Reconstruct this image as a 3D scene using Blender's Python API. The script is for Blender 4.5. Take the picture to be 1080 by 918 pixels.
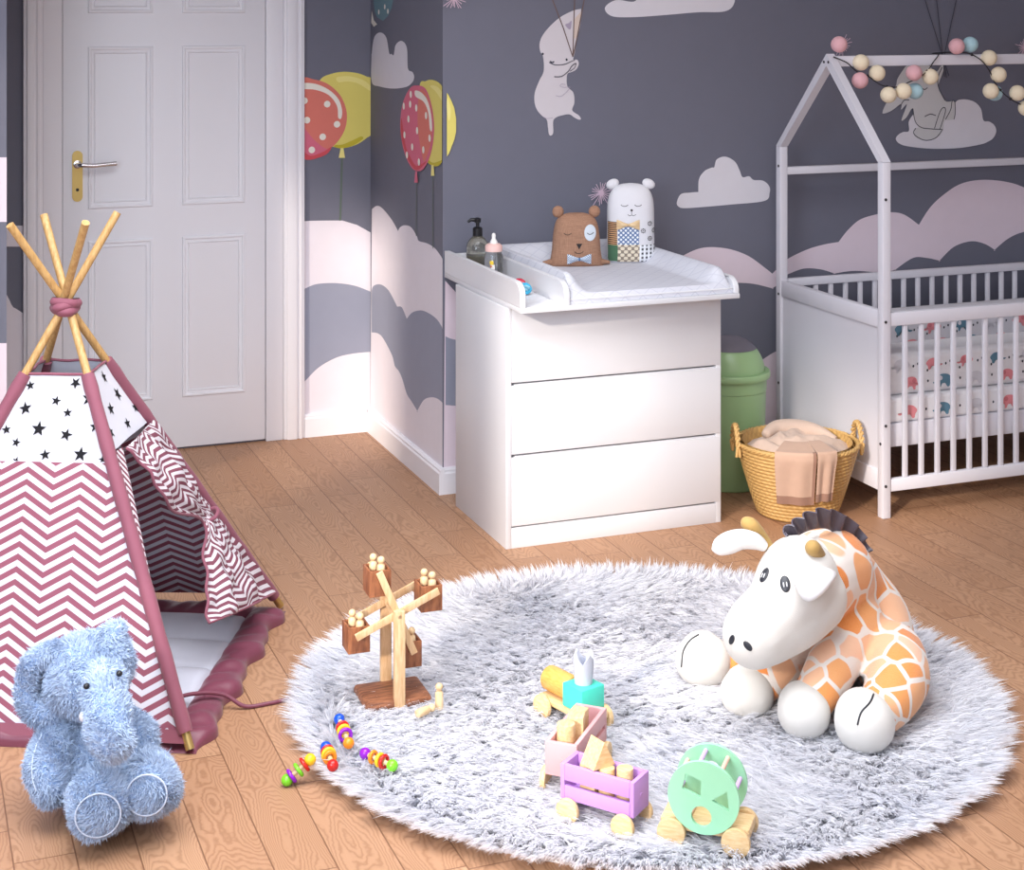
import bpy, bmesh, math, random
import numpy as np
from mathutils import Vector, Matrix, Euler, noise
from mathutils.bvhtree import BVHTree
from mathutils.geometry import tessellate_polygon, delaunay_2d_cdt
for o in list(bpy.data.objects): bpy.data.objects.remove(o)
SC = bpy.context.scene
COL = SC.collection
rnd = random.Random(7)
rs = np.random.RandomState(11)
PI = math.pi

# ------------------------------------------------------------------ camera, light, exposure
YAW = math.radians(21.073)
cd = bpy.data.cameras.new('camera'); cam = bpy.data.objects.new('camera', cd); COL.objects.link(cam)
cam.location = (0, 0, 1.65); cam.rotation_euler = (PI/2, 0, -YAW)
cd.sensor_width = 36; cd.lens = 57.27; cd.shift_y = -0.4176; cd.clip_start = 0.05
SC.camera = cam
SC.view_settings.view_transform = 'Standard'; SC.view_settings.look = 'None'
SC.view_settings.gamma = 1; SC.view_settings.use_curve_mapping = False
SC.view_settings.exposure = -0.12
wd = bpy.data.worlds.new('sky'); SC.world = wd; wd.use_nodes = True
wd.node_tree.nodes['Background'].inputs[0].default_value = (0.84, 0.89, 1.0, 1)
wd.node_tree.nodes['Background'].inputs[1].default_value = 0.5
sl = bpy.data.lights.new('sun', 'SUN'); sun = bpy.data.objects.new('sun', sl); COL.objects.link(sun)
sl.energy = 3.3; sl.angle = math.radians(3.6); sl.color = (1.0, 0.88, 0.74)
SD = Vector((math.cos(math.radians(38.3))*math.cos(math.radians(21)), math.sin(math.radians(38.3))*math.cos(math.radians(21)), -math.sin(math.radians(21))))
sun.rotation_euler = SD.to_track_quat('-Z', 'Y').to_euler(); sun.location = (-4, -3, 4)
def area(name, loc, target, size, energy, color, spread=180):
    l = bpy.data.lights.new(name, 'AREA'); o = bpy.data.objects.new(name, l); COL.objects.link(o)
    l.shape = 'RECTANGLE'; l.size, l.size_y = size; l.energy = energy; l.color = color; l.spread = math.radians(spread)
    o.location = loc; o.rotation_euler = (Vector(target)-Vector(loc)).to_track_quat('-Z', 'Y').to_euler()
area('window_light', (-1.35, 1.7, 1.7), (1.6, 3.6, 0.3), (2.6, 1.6), 128, (0.74, 0.85, 1.0))
area('front_fill', (0.7, -0.9, 2.3), (1.6, 4.2, 0.3), (3.0, 1.2), 30, (0.97, 0.97, 1.0))  # added soft fill from behind the camera, stands for no lamp
area('overhead_fill', (0.70, 2.8, 2.88), (0.80, 2.8, 0), (2.0, 3.0), 122, (0.95, 0.97, 1.0), 140)  # added overhead fill to brighten floor and rug, no real fixture

# ------------------------------------------------------------------ node and mesh helpers
def lin(c):
    r = []
    for v in c[:3]:
        v = v/255.0
        r.append(v/12.92 if v <= 0.04045 else ((v+0.055)/1.055)**2.4)
    return (r[0], r[1], r[2], 1)
class NT:
    def __init__(s, name):
        s.m = bpy.data.materials.new(name); s.m.use_nodes = True
        s.t = s.m.node_tree; s.b = s.t.nodes['Principled BSDF']
    def n(s, typ, *ins, **props):
        k = s.t.nodes.new(typ)
        for a, v in props.items(): setattr(k, a, v)
        for i, v in enumerate(ins):
            if v is None: continue
            s.put(k.inputs[i], v)
        return k
    def put(s, sock, v):
        if isinstance(v, bpy.types.NodeSocket): s.t.links.new(v, sock)
        elif isinstance(v, bpy.types.Node): s.t.links.new(v.outputs[0], sock)
        else: sock.default_value = v
    def math(s, op, a, b=None, c=None):
        return s.n('ShaderNodeMath', a, b, c, operation=op).outputs[0]
    def mix(s, f, a, b):
        k = s.t.nodes.new('ShaderNodeMix'); k.data_type = 'RGBA'
        s.put(k.inputs[0], f); s.put(k.inputs[6], a); s.put(k.inputs[7], b)
        return k.outputs[2]
    def coord(s, which='Object', scale=None, loc=None):
        c = s.n('ShaderNodeTexCoord').outputs[which]
        if scale is not None or loc is not None:
            mp = s.n('ShaderNodeMapping', c)
            if scale is not None: mp.inputs['Scale'].default_value = scale
            if loc is not None: mp.inputs['Location'].default_value = loc
            return mp.outputs[0]
        return c
    def noise(s, vec, scale, detail=3, rough=0.5, out=0):
        k = s.n('ShaderNodeTexNoise'); s.put(k.inputs['Vector'], vec)
        k.inputs['Scale'].default_value = scale; k.inputs['Detail'].default_value = detail; k.inputs['Roughness'].default_value = rough
        return k.outputs[out]
    def ramp(s, f, stops):
        k = s.n('ShaderNodeValToRGB', f); e = k.color_ramp.elements
        while len(e) < len(stops): e.new(0.5)
        for i, (p, c) in enumerate(stops): e[i].position = p; e[i].color = c
        return k.outputs[0]
    def bump(s, h, strength=0.3, dist=0.002):
        k = s.n('ShaderNodeBump'); k.inputs['Strength'].default_value = strength; k.inputs['Distance'].default_value = dist
        s.put(k.inputs['Height'], h); s.put(s.b.inputs['Normal'], k.outputs[0])
    def base(s, c): s.put(s.b.inputs['Base Color'], c)
    def set(s, **k):
        for a, v in k.items(): s.put(s.b.inputs[a.replace('_', ' ')], v)
        return s
def plain(name, rgb, rough=0.5, var=0.04, vs=30, bump=0, bs=200, **k):
    t = NT(name); c = lin(rgb)
    v = t.noise(t.coord(), vs, 2)
    d = tuple(x*(1-var) for x in c[:3])+(1,); u = tuple(min(1, x*(1+var)) for x in c[:3])+(1,)
    t.base(t.mix(v, d, u)); t.set(Roughness=rough, **k)
    if bump: t.bump(t.noise(t.coord(), bs, 2), bump, 0.001)
    return t.m
def fabric(name, rgb, rough=0.85, bs=700, bump=0.35, var=0.06):
    return plain(name, rgb, rough, var, 40, bump, bs, Sheen_Weight=0.15)
def wood(name, c1, c2, scale=(6, 6, 60), rough=0.5, ns=4):
    t = NT(name); co = t.coord('Object', scale)
    n1 = t.noise(co, ns, 4, 0.6)
    t.base(t.ramp(n1, [(0.35, lin(c1)), (0.65, lin(c2))])); t.set(Roughness=rough)
    t.bump(n1, 0.1, 0.001); return t.m

class MB:
    """collects geometry for one mesh"""
    def __init__(s): s.v = []; s.f = []; s.m = []; s.uv = {}
    def add(s, vs, fs, mi=0, M=None, uvs=None):
        o = len(s.v)
        for i, p in enumerate(vs):
            p = Vector(p)
            if M is not None: p = M @ p
            s.v.append(tuple(p))
            if uvs is not None: s.uv[o+i] = uvs[i]
        for k, f in enumerate(fs):
            s.f.append(tuple(o+i for i in f)); s.m.append(mi[k] if isinstance(mi, (list, tuple)) else mi)
        return s
    def box(s, c, size, mi=0, bev=0.0, M=None, rot=None, seg=2):
        bm = bmesh.new(); bmesh.ops.create_cube(bm, size=1)
        bmesh.ops.scale(bm, vec=size, verts=bm.verts)
        if bev: bmesh.ops.bevel(bm, geom=list(bm.edges), offset=bev, segments=seg, profile=0.5, affect='EDGES')
        T = Matrix.Translation(c)
        if rot is not None: T = T @ Euler(rot).to_matrix().to_4x4()
        if M is not None: T = M @ T
        bm.verts.ensure_lookup_table()
        s.add([v.co for v in bm.verts], [[v.index for v in f.verts] for f in bm.faces], mi, T)
        bm.free(); return s
    def bb(s, lo, hi, mi=0, bev=0.0, M=None):
        return s.box([(a+b)/2 for a, b in zip(lo, hi)], [abs(b-a) for a, b in zip(lo, hi)], mi, bev, M)
    def tube(s, P, R, n=12, mi=0, caps=True, closed=False, M=None, flat=1.0):
        P = [Vector(p) for p in P]; k = len(P)
        if not isinstance(R, (list, tuple)): R = [R]*k
        vs = []; fs = []; ref = None
        for i in range(k):
            if closed: t = P[(i+1) % k]-P[i-1]
            else: t = P[min(i+1, k-1)]-P[max(i-1, 0)]
            t.normalize()
            if ref is None:
                ref = t.orthogonal().normalized() if abs(t.z) > 0.9 else Vector((0, 0, 1))
            a = ref-t*ref.dot(t); a.normalize(); ref = a; b = t.cross(a)
            for j in range(n):
                w = 2*PI*j/n; vs.append(P[i]+(a*math.cos(w)*flat+b*math.sin(w))*R[i])
        for i in range(k if closed else k-1):
            for j in range(n):
                q = (i+1) % k
                fs.append((i*n+j, i*n+(j+1) % n, q*n+(j+1) % n, q*n+j))
        if caps and not closed:
            fs.append(tuple(range(n-1, -1, -1))); fs.append(tuple((k-1)*n+j for j in range(n)))
        return s.add(vs, fs, mi, M)
    def cyl(s, p0, p1, r, n=24, mi=0, bev=0.0, M=None, r1=None):
        p0 = Vector(p0); p1 = Vector(p1); L = (p1-p0).length; d = (p1-p0)/L; r1 = r if r1 is None else r1
        if bev:
            pts = [p0, p0+d*bev*0.3, p0+d*bev, p1-d*bev, p1-d*bev*0.3, p1]
            rr = [r-bev, r-bev*0.3, r, r1, r1-bev*0.3, r1-bev]
        else: pts = [p0, p1]; rr = [r, r1]
        return s.tube(pts, rr, n, mi, True, False, M)
    def lathe(s, prof, c=(0, 0, 0), n=40, mi=0, M=None, capb=True, capt=True):
        vs = []; fs = []; k = len(prof)
        for r, z in prof:
            for j in range(n):
                w = 2*PI*j/n; vs.append((c[0]+r*math.cos(w), c[1]+r*math.sin(w), c[2]+z))
        ms = []
        for i in range(k-1):
            for j in range(n):
                fs.append((i*n+j, i*n+(j+1) % n, (i+1)*n+(j+1) % n, (i+1)*n+j)); ms.append(mi[i] if isinstance(mi, (list, tuple)) else mi)
        m0 = mi[0] if isinstance(mi, (list, tuple)) else mi; m1 = mi[-1] if isinstance(mi, (list, tuple)) else mi
        if capb: fs.append(tuple(range(n-1, -1, -1))); ms.append(m0)
        if capt: fs.append(tuple((k-1)*n+j for j in range(n))); ms.append(m1)
        return s.add(vs, fs, ms, M)
    def ball(s, c, r, mi=0, n=20, M=None, rot=None):
        if not isinstance(r, (list, tuple)): r = (r, r, r)
        T = Matrix.Translation(c)
        if rot is not None: T = T @ (rot.to_4x4() if isinstance(rot, Matrix) else Euler(rot).to_matrix().to_4x4())
        T = T @ Matrix.Diagonal((r[0], r[1], r[2], 1))
        if M is not None: T = M @ T
        h = n//2
        prof = [(max(math.sin(PI*i/h), 0.001), -math.cos(PI*i/h)) for i in range(h+1)]
        return s.lathe(prof, n=n, mi=mi, M=T)
    def torus(s, c, axis, R, r, n=28, m=10, mi=0, M=None):
        ax = Vector(axis).normalized(); a = ax.orthogonal().normalized(); b = ax.cross(a); c = Vector(c)
        return s.tube([c+(a*math.cos(2*PI*i/n)+b*math.sin(2*PI*i/n))*R for i in range(n)], r, m, mi, False, True, M)
    def grid(s, fn, nu, nv, mi=0, uvf=None, thick=0, M=None):
        """fn(a,b) with a,b in 0..1"""
        vs = [Vector(fn(i/nu, j/nv)) for j in range(nv+1) for i in range(nu+1)]
        uv = [uvf(i/nu, j/nv) for j in range(nv+1) for i in range(nu+1)] if uvf else None
        fs = [(j*(nu+1)+i, j*(nu+1)+i+1, (j+1)*(nu+1)+i+1, (j+1)*(nu+1)+i) for j in range(nv) for i in range(nu)]
        s.add(vs, fs, mi, M, uv)
        if thick:
            N = []
            for j in range(nv+1):
                for i in range(nu+1):
                    du = vs[j*(nu+1)+min(i+1, nu)]-vs[j*(nu+1)+max(i-1, 0)]
                    dv = vs[min(j+1, nv)*(nu+1)+i]-vs[max(j-1, 0)*(nu+1)+i]
                    q = du.cross(dv); N.append(q.normalized() if q.length > 1e-9 else Vector((0, 0, 1)))
            w = [p-q*thick for p, q in zip(vs, N)]
            s.add(w, [tuple(reversed(f)) for f in fs], mi, M, uv)
            bd = [i for i in range(nu+1)]+[j*(nu+1)+nu for j in range(1, nv+1)]+[nv*(nu+1)+i for i in range(nu-1, -1, -1)]+[j*(nu+1) for j in range(nv-1, 0, -1)]
            k = len(bd); vv = [vs[i] for i in bd]+[w[i] for i in bd]
            s.add(vv, [(i, k+i, k+(i+1) % k, (i+1) % k) for i in range(k)], mi, M, ([uv[i] for i in bd]*2 if uv else None))
        return s
    def prism(s, poly, z0, z1, mi=0, M=None, holes=()):
        """poly in local xy, extruded along local z"""
        loops = [list(poly)]+[list(h) for h in holes]
        flat = [p for l in loops for p in l]; n = len(flat)
        tri = tessellate_polygon([[Vector((p[0], p[1], 0)) for p in l] for l in loops])
        vs = [(p[0], p[1], z0) for p in flat]+[(p[0], p[1], z1) for p in flat]
        fs = []
        for t in tri:
            a, b, c = [Vector(flat[i]) for i in t]
            if (b-a).cross(c-a) < 0: t = (t[0], t[2], t[1])
            fs.append((t[2], t[1], t[0])); fs.append((t[0]+n, t[1]+n, t[2]+n))
        o = 0
        for l in loops:
            k = len(l)
            ar = sum(l[i][0]*l[(i+1) % k][1]-l[(i+1) % k][0]*l[i][1] for i in range(k))
            outer = (o == 0)
            for i in range(k):
                a, b = o+i, o+(i+1) % k
                q = (a, b, b+n, a+n)
                fs.append(q if ((ar > 0) == outer) else tuple(reversed(q)))
            o += k
        return s.add(vs, fs, mi, M)
    def loft(s, rings, mi=0, M=None, caps=True):
        n = len(rings[0]); vs = [p for r in rings for p in r]; k = len(rings)
        fs = [(i*n+j, i*n+(j+1) % n, (i+1)*n+(j+1) % n, (i+1)*n+j) for i in range(k-1) for j in range(n)]
        if caps: fs += [tuple(range(n-1, -1, -1)), tuple((k-1)*n+j for j in range(n))]
        return s.add(vs, fs, mi, M)
    def mesh(s, name, mats, smooth=35):
        me = bpy.data.meshes.new(name); me.from_pydata(s.v, [], s.f); 
        if not isinstance(mats, (list, tuple)): mats = [mats]
        for m in mats: me.materials.append(m)
        me.polygons.foreach_set('material_index', s.m)
        if s.uv:
            l = me.uv_layers.new(name='UVMap'); vi = np.empty(len(me.loops), dtype=np.int32)
            me.loops.foreach_get('vertex_index', vi)
            a = np.zeros((len(s.v), 2), dtype=np.float32)
            for i, q in s.uv.items(): a[i] = q
            l.data.foreach_set('uv', a[vi].ravel())
        if smooth:
            me.polygons.foreach_set('use_smooth', [True]*len(me.polygons))
            me.set_sharp_from_angle(angle=math.radians(smooth))
        me.update(); return me
    def build(s, name, mats, parent=None, smooth=35, label=None):
        me = s.mesh(name, mats, smooth)
        o = bpy.data.objects.new(name, me); COL.objects.link(o)
        if parent is not None: o.parent = parent
        if label: o['label'] = label
        return o
def thing(name, label, cat, loc=(0, 0, 0), rz=0, group=None):
    o = bpy.data.objects.new(name, None); COL.objects.link(o); o.empty_display_size = 0.05
    o.location = loc; o.rotation_euler = (0, 0, rz); return tag(o, label, cat, group)
def tag(o, label, cat, group=None):
    o['label'] = label; o['category'] = cat
    if group: o['group'] = group
    return o
def struct(o): o['kind'] = 'structure'; return o
def dup(root, loc, rot=None, label=None):
    r = root.copy(); COL.objects.link(r); r.location = loc
    if rot is not None: r.rotation_euler = rot
    if label: r['label'] = label
    for ch in list(root.children):
        c = ch.copy(); COL.objects.link(c); c.parent = r
        for g2 in list(ch.children):
            d = g2.copy(); COL.objects.link(d); d.parent = c
    return r
def cat_rom(P, n=6, closed=False):
    P = [Vector(p) for p in P]; k = len(P); out = []
    for i in range(k if closed else k-1):
        if closed: a, b, c, d = P[i-1], P[i], P[(i+1) % k], P[(i+2) % k]
        else: a, b, c, d = P[max(i-1, 0)], P[i], P[i+1], P[min(i+2, k-1)]
        for j in range(n):
            t = j/n
            out.append(0.5*((2*b)+(c-a)*t+(2*a-5*b+4*c-d)*t*t+(3*b-a-3*c+d)*t**3))
    if not closed: out.append(P[-1])
    return out
def sstep(a, b, x):
    t = max(0, min(1, (x-a)/(b-a))); return t*t*(3-2*t)
def blob_mesh(name, chains, voxel, off=(0, 0, 0), smooth=6):
    """chains of (point, radius) merged into one continuous skin"""
    mb = MB(); off = Vector(off)
    for ch in chains:
        if len(ch) == 1: mb.ball(Vector(ch[0][0])-off, ch[0][1], n=28, rot=(ch[0][2] if len(ch[0]) > 2 else None)); continue
        P = cat_rom([tuple(p)+(r,) if not isinstance(p, Vector) else (p.x, p.y, p.z, r) for p, r in ch], 8)
        for q in P: mb.ball(Vector(q[:3])-off, q[3], n=20)
    me = mb.mesh(name+'_tmp', [], 0); o = bpy.data.objects.new(name+'_tmp', me); COL.objects.link(o)
    m = o.modifiers.new('r', 'REMESH'); m.mode = 'VOXEL'; m.voxel_size = voxel; m.use_smooth_shade = True
    m2 = o.modifiers.new('s', 'SMOOTH'); m2.factor = 0.5; m2.iterations = smooth
    dg = bpy.context.evaluated_depsgraph_get(); out = bpy.data.meshes.new_from_object(o.evaluated_get(dg))
    out.name = name; bpy.data.objects.remove(o)
    out.polygons.foreach_set('use_smooth', [True]*len(out.polygons)); return out
def mesh_obj(name, me, mats, parent=None):
    if not isinstance(mats, (list, tuple)): mats = [mats]
    me.materials.clear()
    for m in mats: me.materials.append(m)
    o = bpy.data.objects.new(name, me); COL.objects.link(o); o.parent = parent; return o
def strand_arrays(P, D, L, Wd, bend, side=None):
    """tapered curved blades: roots P, directions D, lengths L, widths Wd, bend vectors"""
    n = len(P); D = D/np.linalg.norm(D, axis=1, keepdims=True)
    if side is None:
        r = rs.normal(size=(n, 3)); side = np.cross(D, r)
    side = side/np.maximum(np.linalg.norm(side, axis=1, keepdims=True), 1e-9)
    ts = [0.0, 0.4, 0.75, 1.0]; ws = [0.8, 1.0, 0.6, 0.0]
    V = []
    for t, w in zip(ts, ws):
        c = P+D*(L*t)[:, None]+bend*(L*t*t)[:, None]
        if w > 0: V.append(c-side*(Wd*w*0.5)[:, None]); V.append(c+side*(Wd*w*0.5)[:, None])
        else: V.append(c)
    V = np.stack(V, 1).reshape(-1, 3)
    b = (np.arange(n)*7)[:, None]
    q = np.concatenate([b+np.array([[0, 1, 3, 2]]), b+np.array([[2, 3, 5, 4]])], 0)
    t3 = b+np.array([[4, 5, 6]])
    return V, q, t3
def append_strands(me_v, me_f, V, q, t3):
    o = len(me_v)
    return o
def strands_mesh(name, basemesh, V, q, t3, mats, mi):
    """a mesh made of a base mesh and blades"""
    bv = np.empty(len(basemesh.vertices)*3, dtype=np.float32); basemesh.vertices.foreach_get('co', bv); bv = bv.reshape(-1, 3)
    nb = len(bv); me = bpy.data.meshes.new(name)
    bl = np.empty(len(basemesh.loops), dtype=np.int32); basemesh.loops.foreach_get('vertex_index', bl)
    bs = np.empty(len(basemesh.polygons), dtype=np.int32); basemesh.polygons.foreach_get('loop_start', bs)
    bt = np.empty(len(basemesh.polygons), dtype=np.int32); basemesh.polygons.foreach_get('loop_total', bt)
    loops = np.concatenate([bl, (q+nb).ravel(), (t3+nb).ravel()]).astype(np.int32)
    tot = np.concatenate([bt, np.full(len(q), 4), np.full(len(t3), 3)]).astype(np.int32)
    st = np.concatenate([[0], np.cumsum(tot)[:-1]]).astype(np.int32)
    allv = np.concatenate([bv, V]).astype(np.float32)
    me.vertices.add(len(allv)); me.vertices.foreach_set('co', allv.ravel())
    me.loops.add(len(loops)); me.loops.foreach_set('vertex_index', loops)
    me.polygons.add(len(tot)); me.polygons.foreach_set('loop_start', st); me.polygons.foreach_set('loop_total', tot)
    for m in mats: me.materials.append(m)
    mis = np.concatenate([np.zeros(len(bt)), np.full(len(q)+len(t3), mi)]).astype(np.int32)
    me.polygons.foreach_set('material_index', mis)
    me.polygons.foreach_set('use_smooth', np.ones(len(tot), dtype=bool))
    me.update(calc_edges=True); return me

# ------------------------------------------------------------------ materials of the room
def floor_material():
    t = NT('oak_planks'); co = t.coord('Object'); sp = t.n('ShaderNodeSeparateXYZ', co)
    x, y = sp.outputs[0], sp.outputs[1]
    W_, L_ = 0.116, 0.86
    xr = t.math('DIVIDE', x, W_); row = t.math('FLOOR', xr); fx = t.math('FRACT', xr)
    w1 = t.n('ShaderNodeTexWhiteNoise', row, noise_dimensions='1D'); 
    t.put(w1.inputs['W'], row)
    yr = t.math('ADD', t.math('DIVIDE', y, L_), t.math('MULTIPLY', w1.outputs['Value'], 7.0))
    cell = t.math('FLOOR', yr); fy = t.math('FRACT', yr)
    cv = t.n('ShaderNodeCombineXYZ', row, cell, 0.0)
    w2 = t.n('ShaderNodeTexWhiteNoise', cv, noise_dimensions='3D')
    rv = w2.outputs['Value']
    # grain: contour rings of a stretched noise, shifted plank by plank
    sh = t.n('ShaderNodeCombineXYZ', t.math('ADD', t.math('MULTIPLY', x, 7.0), t.math('MULTIPLY', rv, 40.0)), t.math('MULTIPLY', y, 1.5), t.math('MULTIPLY', rv, 9.0))
    nz = t.noise(sh, 1.6, 1.5, 0.45)
    wob = t.noise(t.coord('Object', (60, 60, 1)), 1.0, 2)
    rings = t.math('SINE', t.math('ADD', t.math('MULTIPLY', nz, 210.0), t.math('MULTIPLY', wob, 6.0)))
    rings = t.math('ADD', t.math('MULTIPLY', rings, 0.5), 0.5)
    fine = t.noise(t.coord('Object', (160, 9, 1)), 1.0, 3, 0.6)
    big = t.noise(t.coord('Object', (5, 1.6, 1)), 1.0, 2)
    base = t.mix(rv, lin((168, 128, 98)), lin((186, 147, 116)))
    base = t.mix(t.math('MULTIPLY', big, 0.5), base, lin((174, 130, 98)))
    base = t.mix(t.math('MULTIPLY', t.math('POWER', rings, 2.0), 0.46), base, lin((118, 78, 50)))
    base = t.mix(t.math('MULTIPLY', fine, 0.30), base, lin((166, 118, 84)))
    ex = t.math('MINIMUM', fx, t.math('SUBTRACT', 1.0, fx)); ey = t.math('MINIMUM', fy, t.math('SUBTRACT', 1.0, fy))
    ed = t.math('MINIMUM', t.math('MULTIPLY', ex, W_), t.math('MULTIPLY', ey, L_))
    seam = t.n('ShaderNodeMapRange', ed, 0.0006, 0.0022, 0.0, 1.0).outputs[0]
    t.base(t.mix(seam, lin((116, 78, 54)), base))
    t.set(Roughness=t.math('ADD', 0.46, t.math('MULTIPLY', fine, 0.14)))
    t.bump(t.math('ADD', t.math('MULTIPLY', rings, -0.25), seam), 0.25, 0.0012)
    return t.m
M_floor = floor_material()
def paper(name, rgb): return plain(name, rgb, 0.75, 0.03, 18, 0.12, 260)
M_grey = paper('wallpaper_grey', (109, 110, 124))
M_greyband = paper('wallpaper_blue_grey', (146, 149, 166))
M_pinkhill = paper('wallpaper_pale_pink', (228, 212, 222))
M_cloud = paper('wallpaper_cloud_white', (222, 219, 226))
M_hill = paper('wallpaper_hill_white', (228, 221, 228))
M_bunny = paper('wallpaper_bunny_white', (212, 206, 211))
M_bunnyg = paper('wallpaper_bunny_grey', (204, 203, 204))
M_ink = paper('wallpaper_ink', (62, 62, 74))
M_rope = paper('wallpaper_rope_brown', (112, 92, 88))
M_yel = paper('wallpaper_yellow', (226, 212, 112))
M_yeld = paper('wallpaper_mustard', (196, 180, 50))
M_yell = paper('wallpaper_light_yellow', (238, 226, 140))
M_pnk = paper('wallpaper_balloon_pink', (216, 108, 132))
M_org = paper('wallpaper_balloon_coral', (220, 122, 108))
M_red = paper('wallpaper_balloon_red', (208, 78, 88))
M_dot = paper('wallpaper_dot_white', (240, 234, 222))
M_teal = paper('wallpaper_balloon_teal', (108, 140, 150))
M_string = paper('wallpaper_string_green', (96, 108, 98))
M_spark = paper('wallpaper_sparkle_pink', (214, 188, 204))
M_ear = paper('wallpaper_ear_beige', (214, 196, 184))
M_bluesh = paper('wallpaper_ear_mauve', (168, 156, 176))
MURAL = [M_grey, M_greyband, M_pinkhill, M_cloud, M_hill, M_bunny, M_bunnyg, M_ink, M_rope, M_yel, M_yeld, M_yell, M_pnk, M_org, M_red, M_dot, M_teal, M_string, M_spark, M_ear, M_bluesh]
MI = {m.name: i for i, m in enumerate(MURAL)}
def mi_(m): return MI[m.name]
M_white = plain('white_paint', (232, 231, 236), 0.4, 0.012, 8)
M_trim = plain('white_trim_paint', (234, 232, 237), 0.4, 0.012, 8)
M_ceil = plain('ceiling_white', (225, 225, 228), 0.8, 0.02)
M_plainwall = plain('room_wall_grey', (150, 148, 158), 0.8, 0.02)

# ------------------------------------------------------------------ room shell
YB, YD, XA, XJ = 5.247, 6.13, 1.77, 0.352
CZ = 2.95
mb = MB(); mb.bb((-1.62, -1.3, -0.05), (5.0, 6.25, 0), 0); struct(mb.build('floor', M_floor, smooth=0))
mb = MB(); mb.bb((-1.62, -1.3, CZ), (5.0, 6.25, CZ+0.08), 0); struct(mb.build('ceiling', M_ceil, smooth=0))
class Plane2D:
    """draws printed shapes of the wallpaper into the mesh of its wall"""
    def __init__(s, mb, kind, val): s.mb, s.k, s.v = mb, kind, val; s.n = 0
    def p3(s, q, off): return (q[0], s.v-off, q[1]) if s.k == 'Y' else (s.v-off, q[0], q[1])
    def poly(s, pts, m):
        out = []
        if s.k == 'X': pts = [(max(p[0], YB+0.0004), p[1]) for p in pts]
        for p in pts:
            if not out or (abs(p[0]-out[-1][0])+abs(p[1]-out[-1][1])) > 1e-5: out.append((p[0], p[1]))
        while abs(out[0][0]-out[-1][0])+abs(out[0][1]-out[-1][1]) < 1e-5: out.pop()
        s.n += 1; off = 0.0006+0.00022*s.n
        vc, _, fc, _, _, _ = delaunay_2d_cdt([Vector(q) for q in out], [], [tuple(range(len(out)))], 1, 1e-6)
        s.mb.add([s.p3(q, off) for q in vc], [tuple(f) for f in fc], mi_(m))
    def curve(s, pts, m, n=7): s.poly([(q[0], q[1]) for q in cat_rom([(p[0], p[1], 0) for p in pts], n, True)], m)
    def line(s, pts, w, m, n=6, taper=False):
        q = [Vector((p[0], p[1])) for p in (cat_rom([(a[0], a[1], 0) for a in pts], n) if n else pts)]
        s.n += 1; off = 0.0006+0.00022*s.n; L = []; R = []
        for i, p in enumerate(q):
            t = q[min(i+1, len(q)-1)]-q[max(i-1, 0)]; t.normalize(); nn = Vector((-t.y, t.x))
            ww = w*0.5*((1-0.9*abs(2*i/(len(q)-1)-1)) if taper else 1)
            L.append(s.p3(p+nn*ww, off)); R.append(s.p3(p-nn*ww, off))
        k = len(q); s.mb.add(L+R, [(i, i+1, k+i+1, k+i) for i in range(k-1)], mi_(m))
    def dot(s, c, r, m, ry=None, n=14):
        ry = ry or r; s.poly([(c[0]+r*math.cos(2*PI*i/n), c[1]+ry*math.sin(2*PI*i/n)) for i in range(n)], m)
    def spark(s, c, r, m):
        for i in range(22):
            a = 2*PI*i/22+rnd.uniform(-.1, .1); q = r*rnd.uniform(.55, 1.1)
            s.line([c, (c[0]+q*math.cos(a), c[1]+q*math.sin(a)-q*q*2)], r*0.055, m, 0)
        s.dot(c, r*0.22, m)
def cusps(P, idx):
    out = []
    for i, p in enumerate(P):
        out.append(p)
        if i in idx: out.append(p)
    return out

# wall behind dresser and crib
mb = MB(); mb.bb((XA+0.12, YB, 0), (5.0, YB+0.12, CZ), 0)
w = Plane2D(mb, 'Y', YB)
hill = [(1.778,0.722),(1.883,0.605),(2.092,0.361),(2.381,0.271),(2.604,0.302),(2.834,0.328),(2.951,0.318),(3.014,0.362),(3.110,0.390),(3.313,0.360),(3.521,0.251),(3.821,0.292),(4.177,0.190),(4.739,0.067)]
w.poly([(q[0], q[1]) for q in cat_rom([(a[0], a[1], 0) for a in hill], 6)]+[(4.9, 0.0), (XA+0.002, 0.0)], M_pinkhill)
w.poly([(1.779,0.533),(1.796,0.524),(1.834,0.512),(1.943,0.468),(2.047,0.338),(1.943,0.279),(1.834,0.290),(1.779,0.299)], M_greyband)
w.curve([(2.373,1.650),(2.417,1.677),(2.492,1.674),(2.499,1.744),(2.566,1.813),(2.680,1.834),(2.803,1.774),(2.880,1.705),(2.888,1.664),(2.849,1.636),(2.741,1.633),(2.604,1.623),(2.484,1.616),(2.399,1.620)], M_cloud)
w.curve([(2.656,0.952),(2.672,0.979),(2.708,0.983),(2.741,0.984),(2.742,0.984),(2.745,1.031),(2.768,1.059),(2.796,1.070),(2.807,1.072),(2.817,1.099),(2.852,1.108),(2.891,1.089),(2.911,1.056),(2.923,1.031),(2.950,1.033),(2.969,1.019),(3.007,1.015),(3.033,0.995),(3.036,0.970),(3.014,0.940),(2.880,0.933),(2.768,0.929),(2.686,0.928),(2.661,0.936)], M_cloud)
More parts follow.
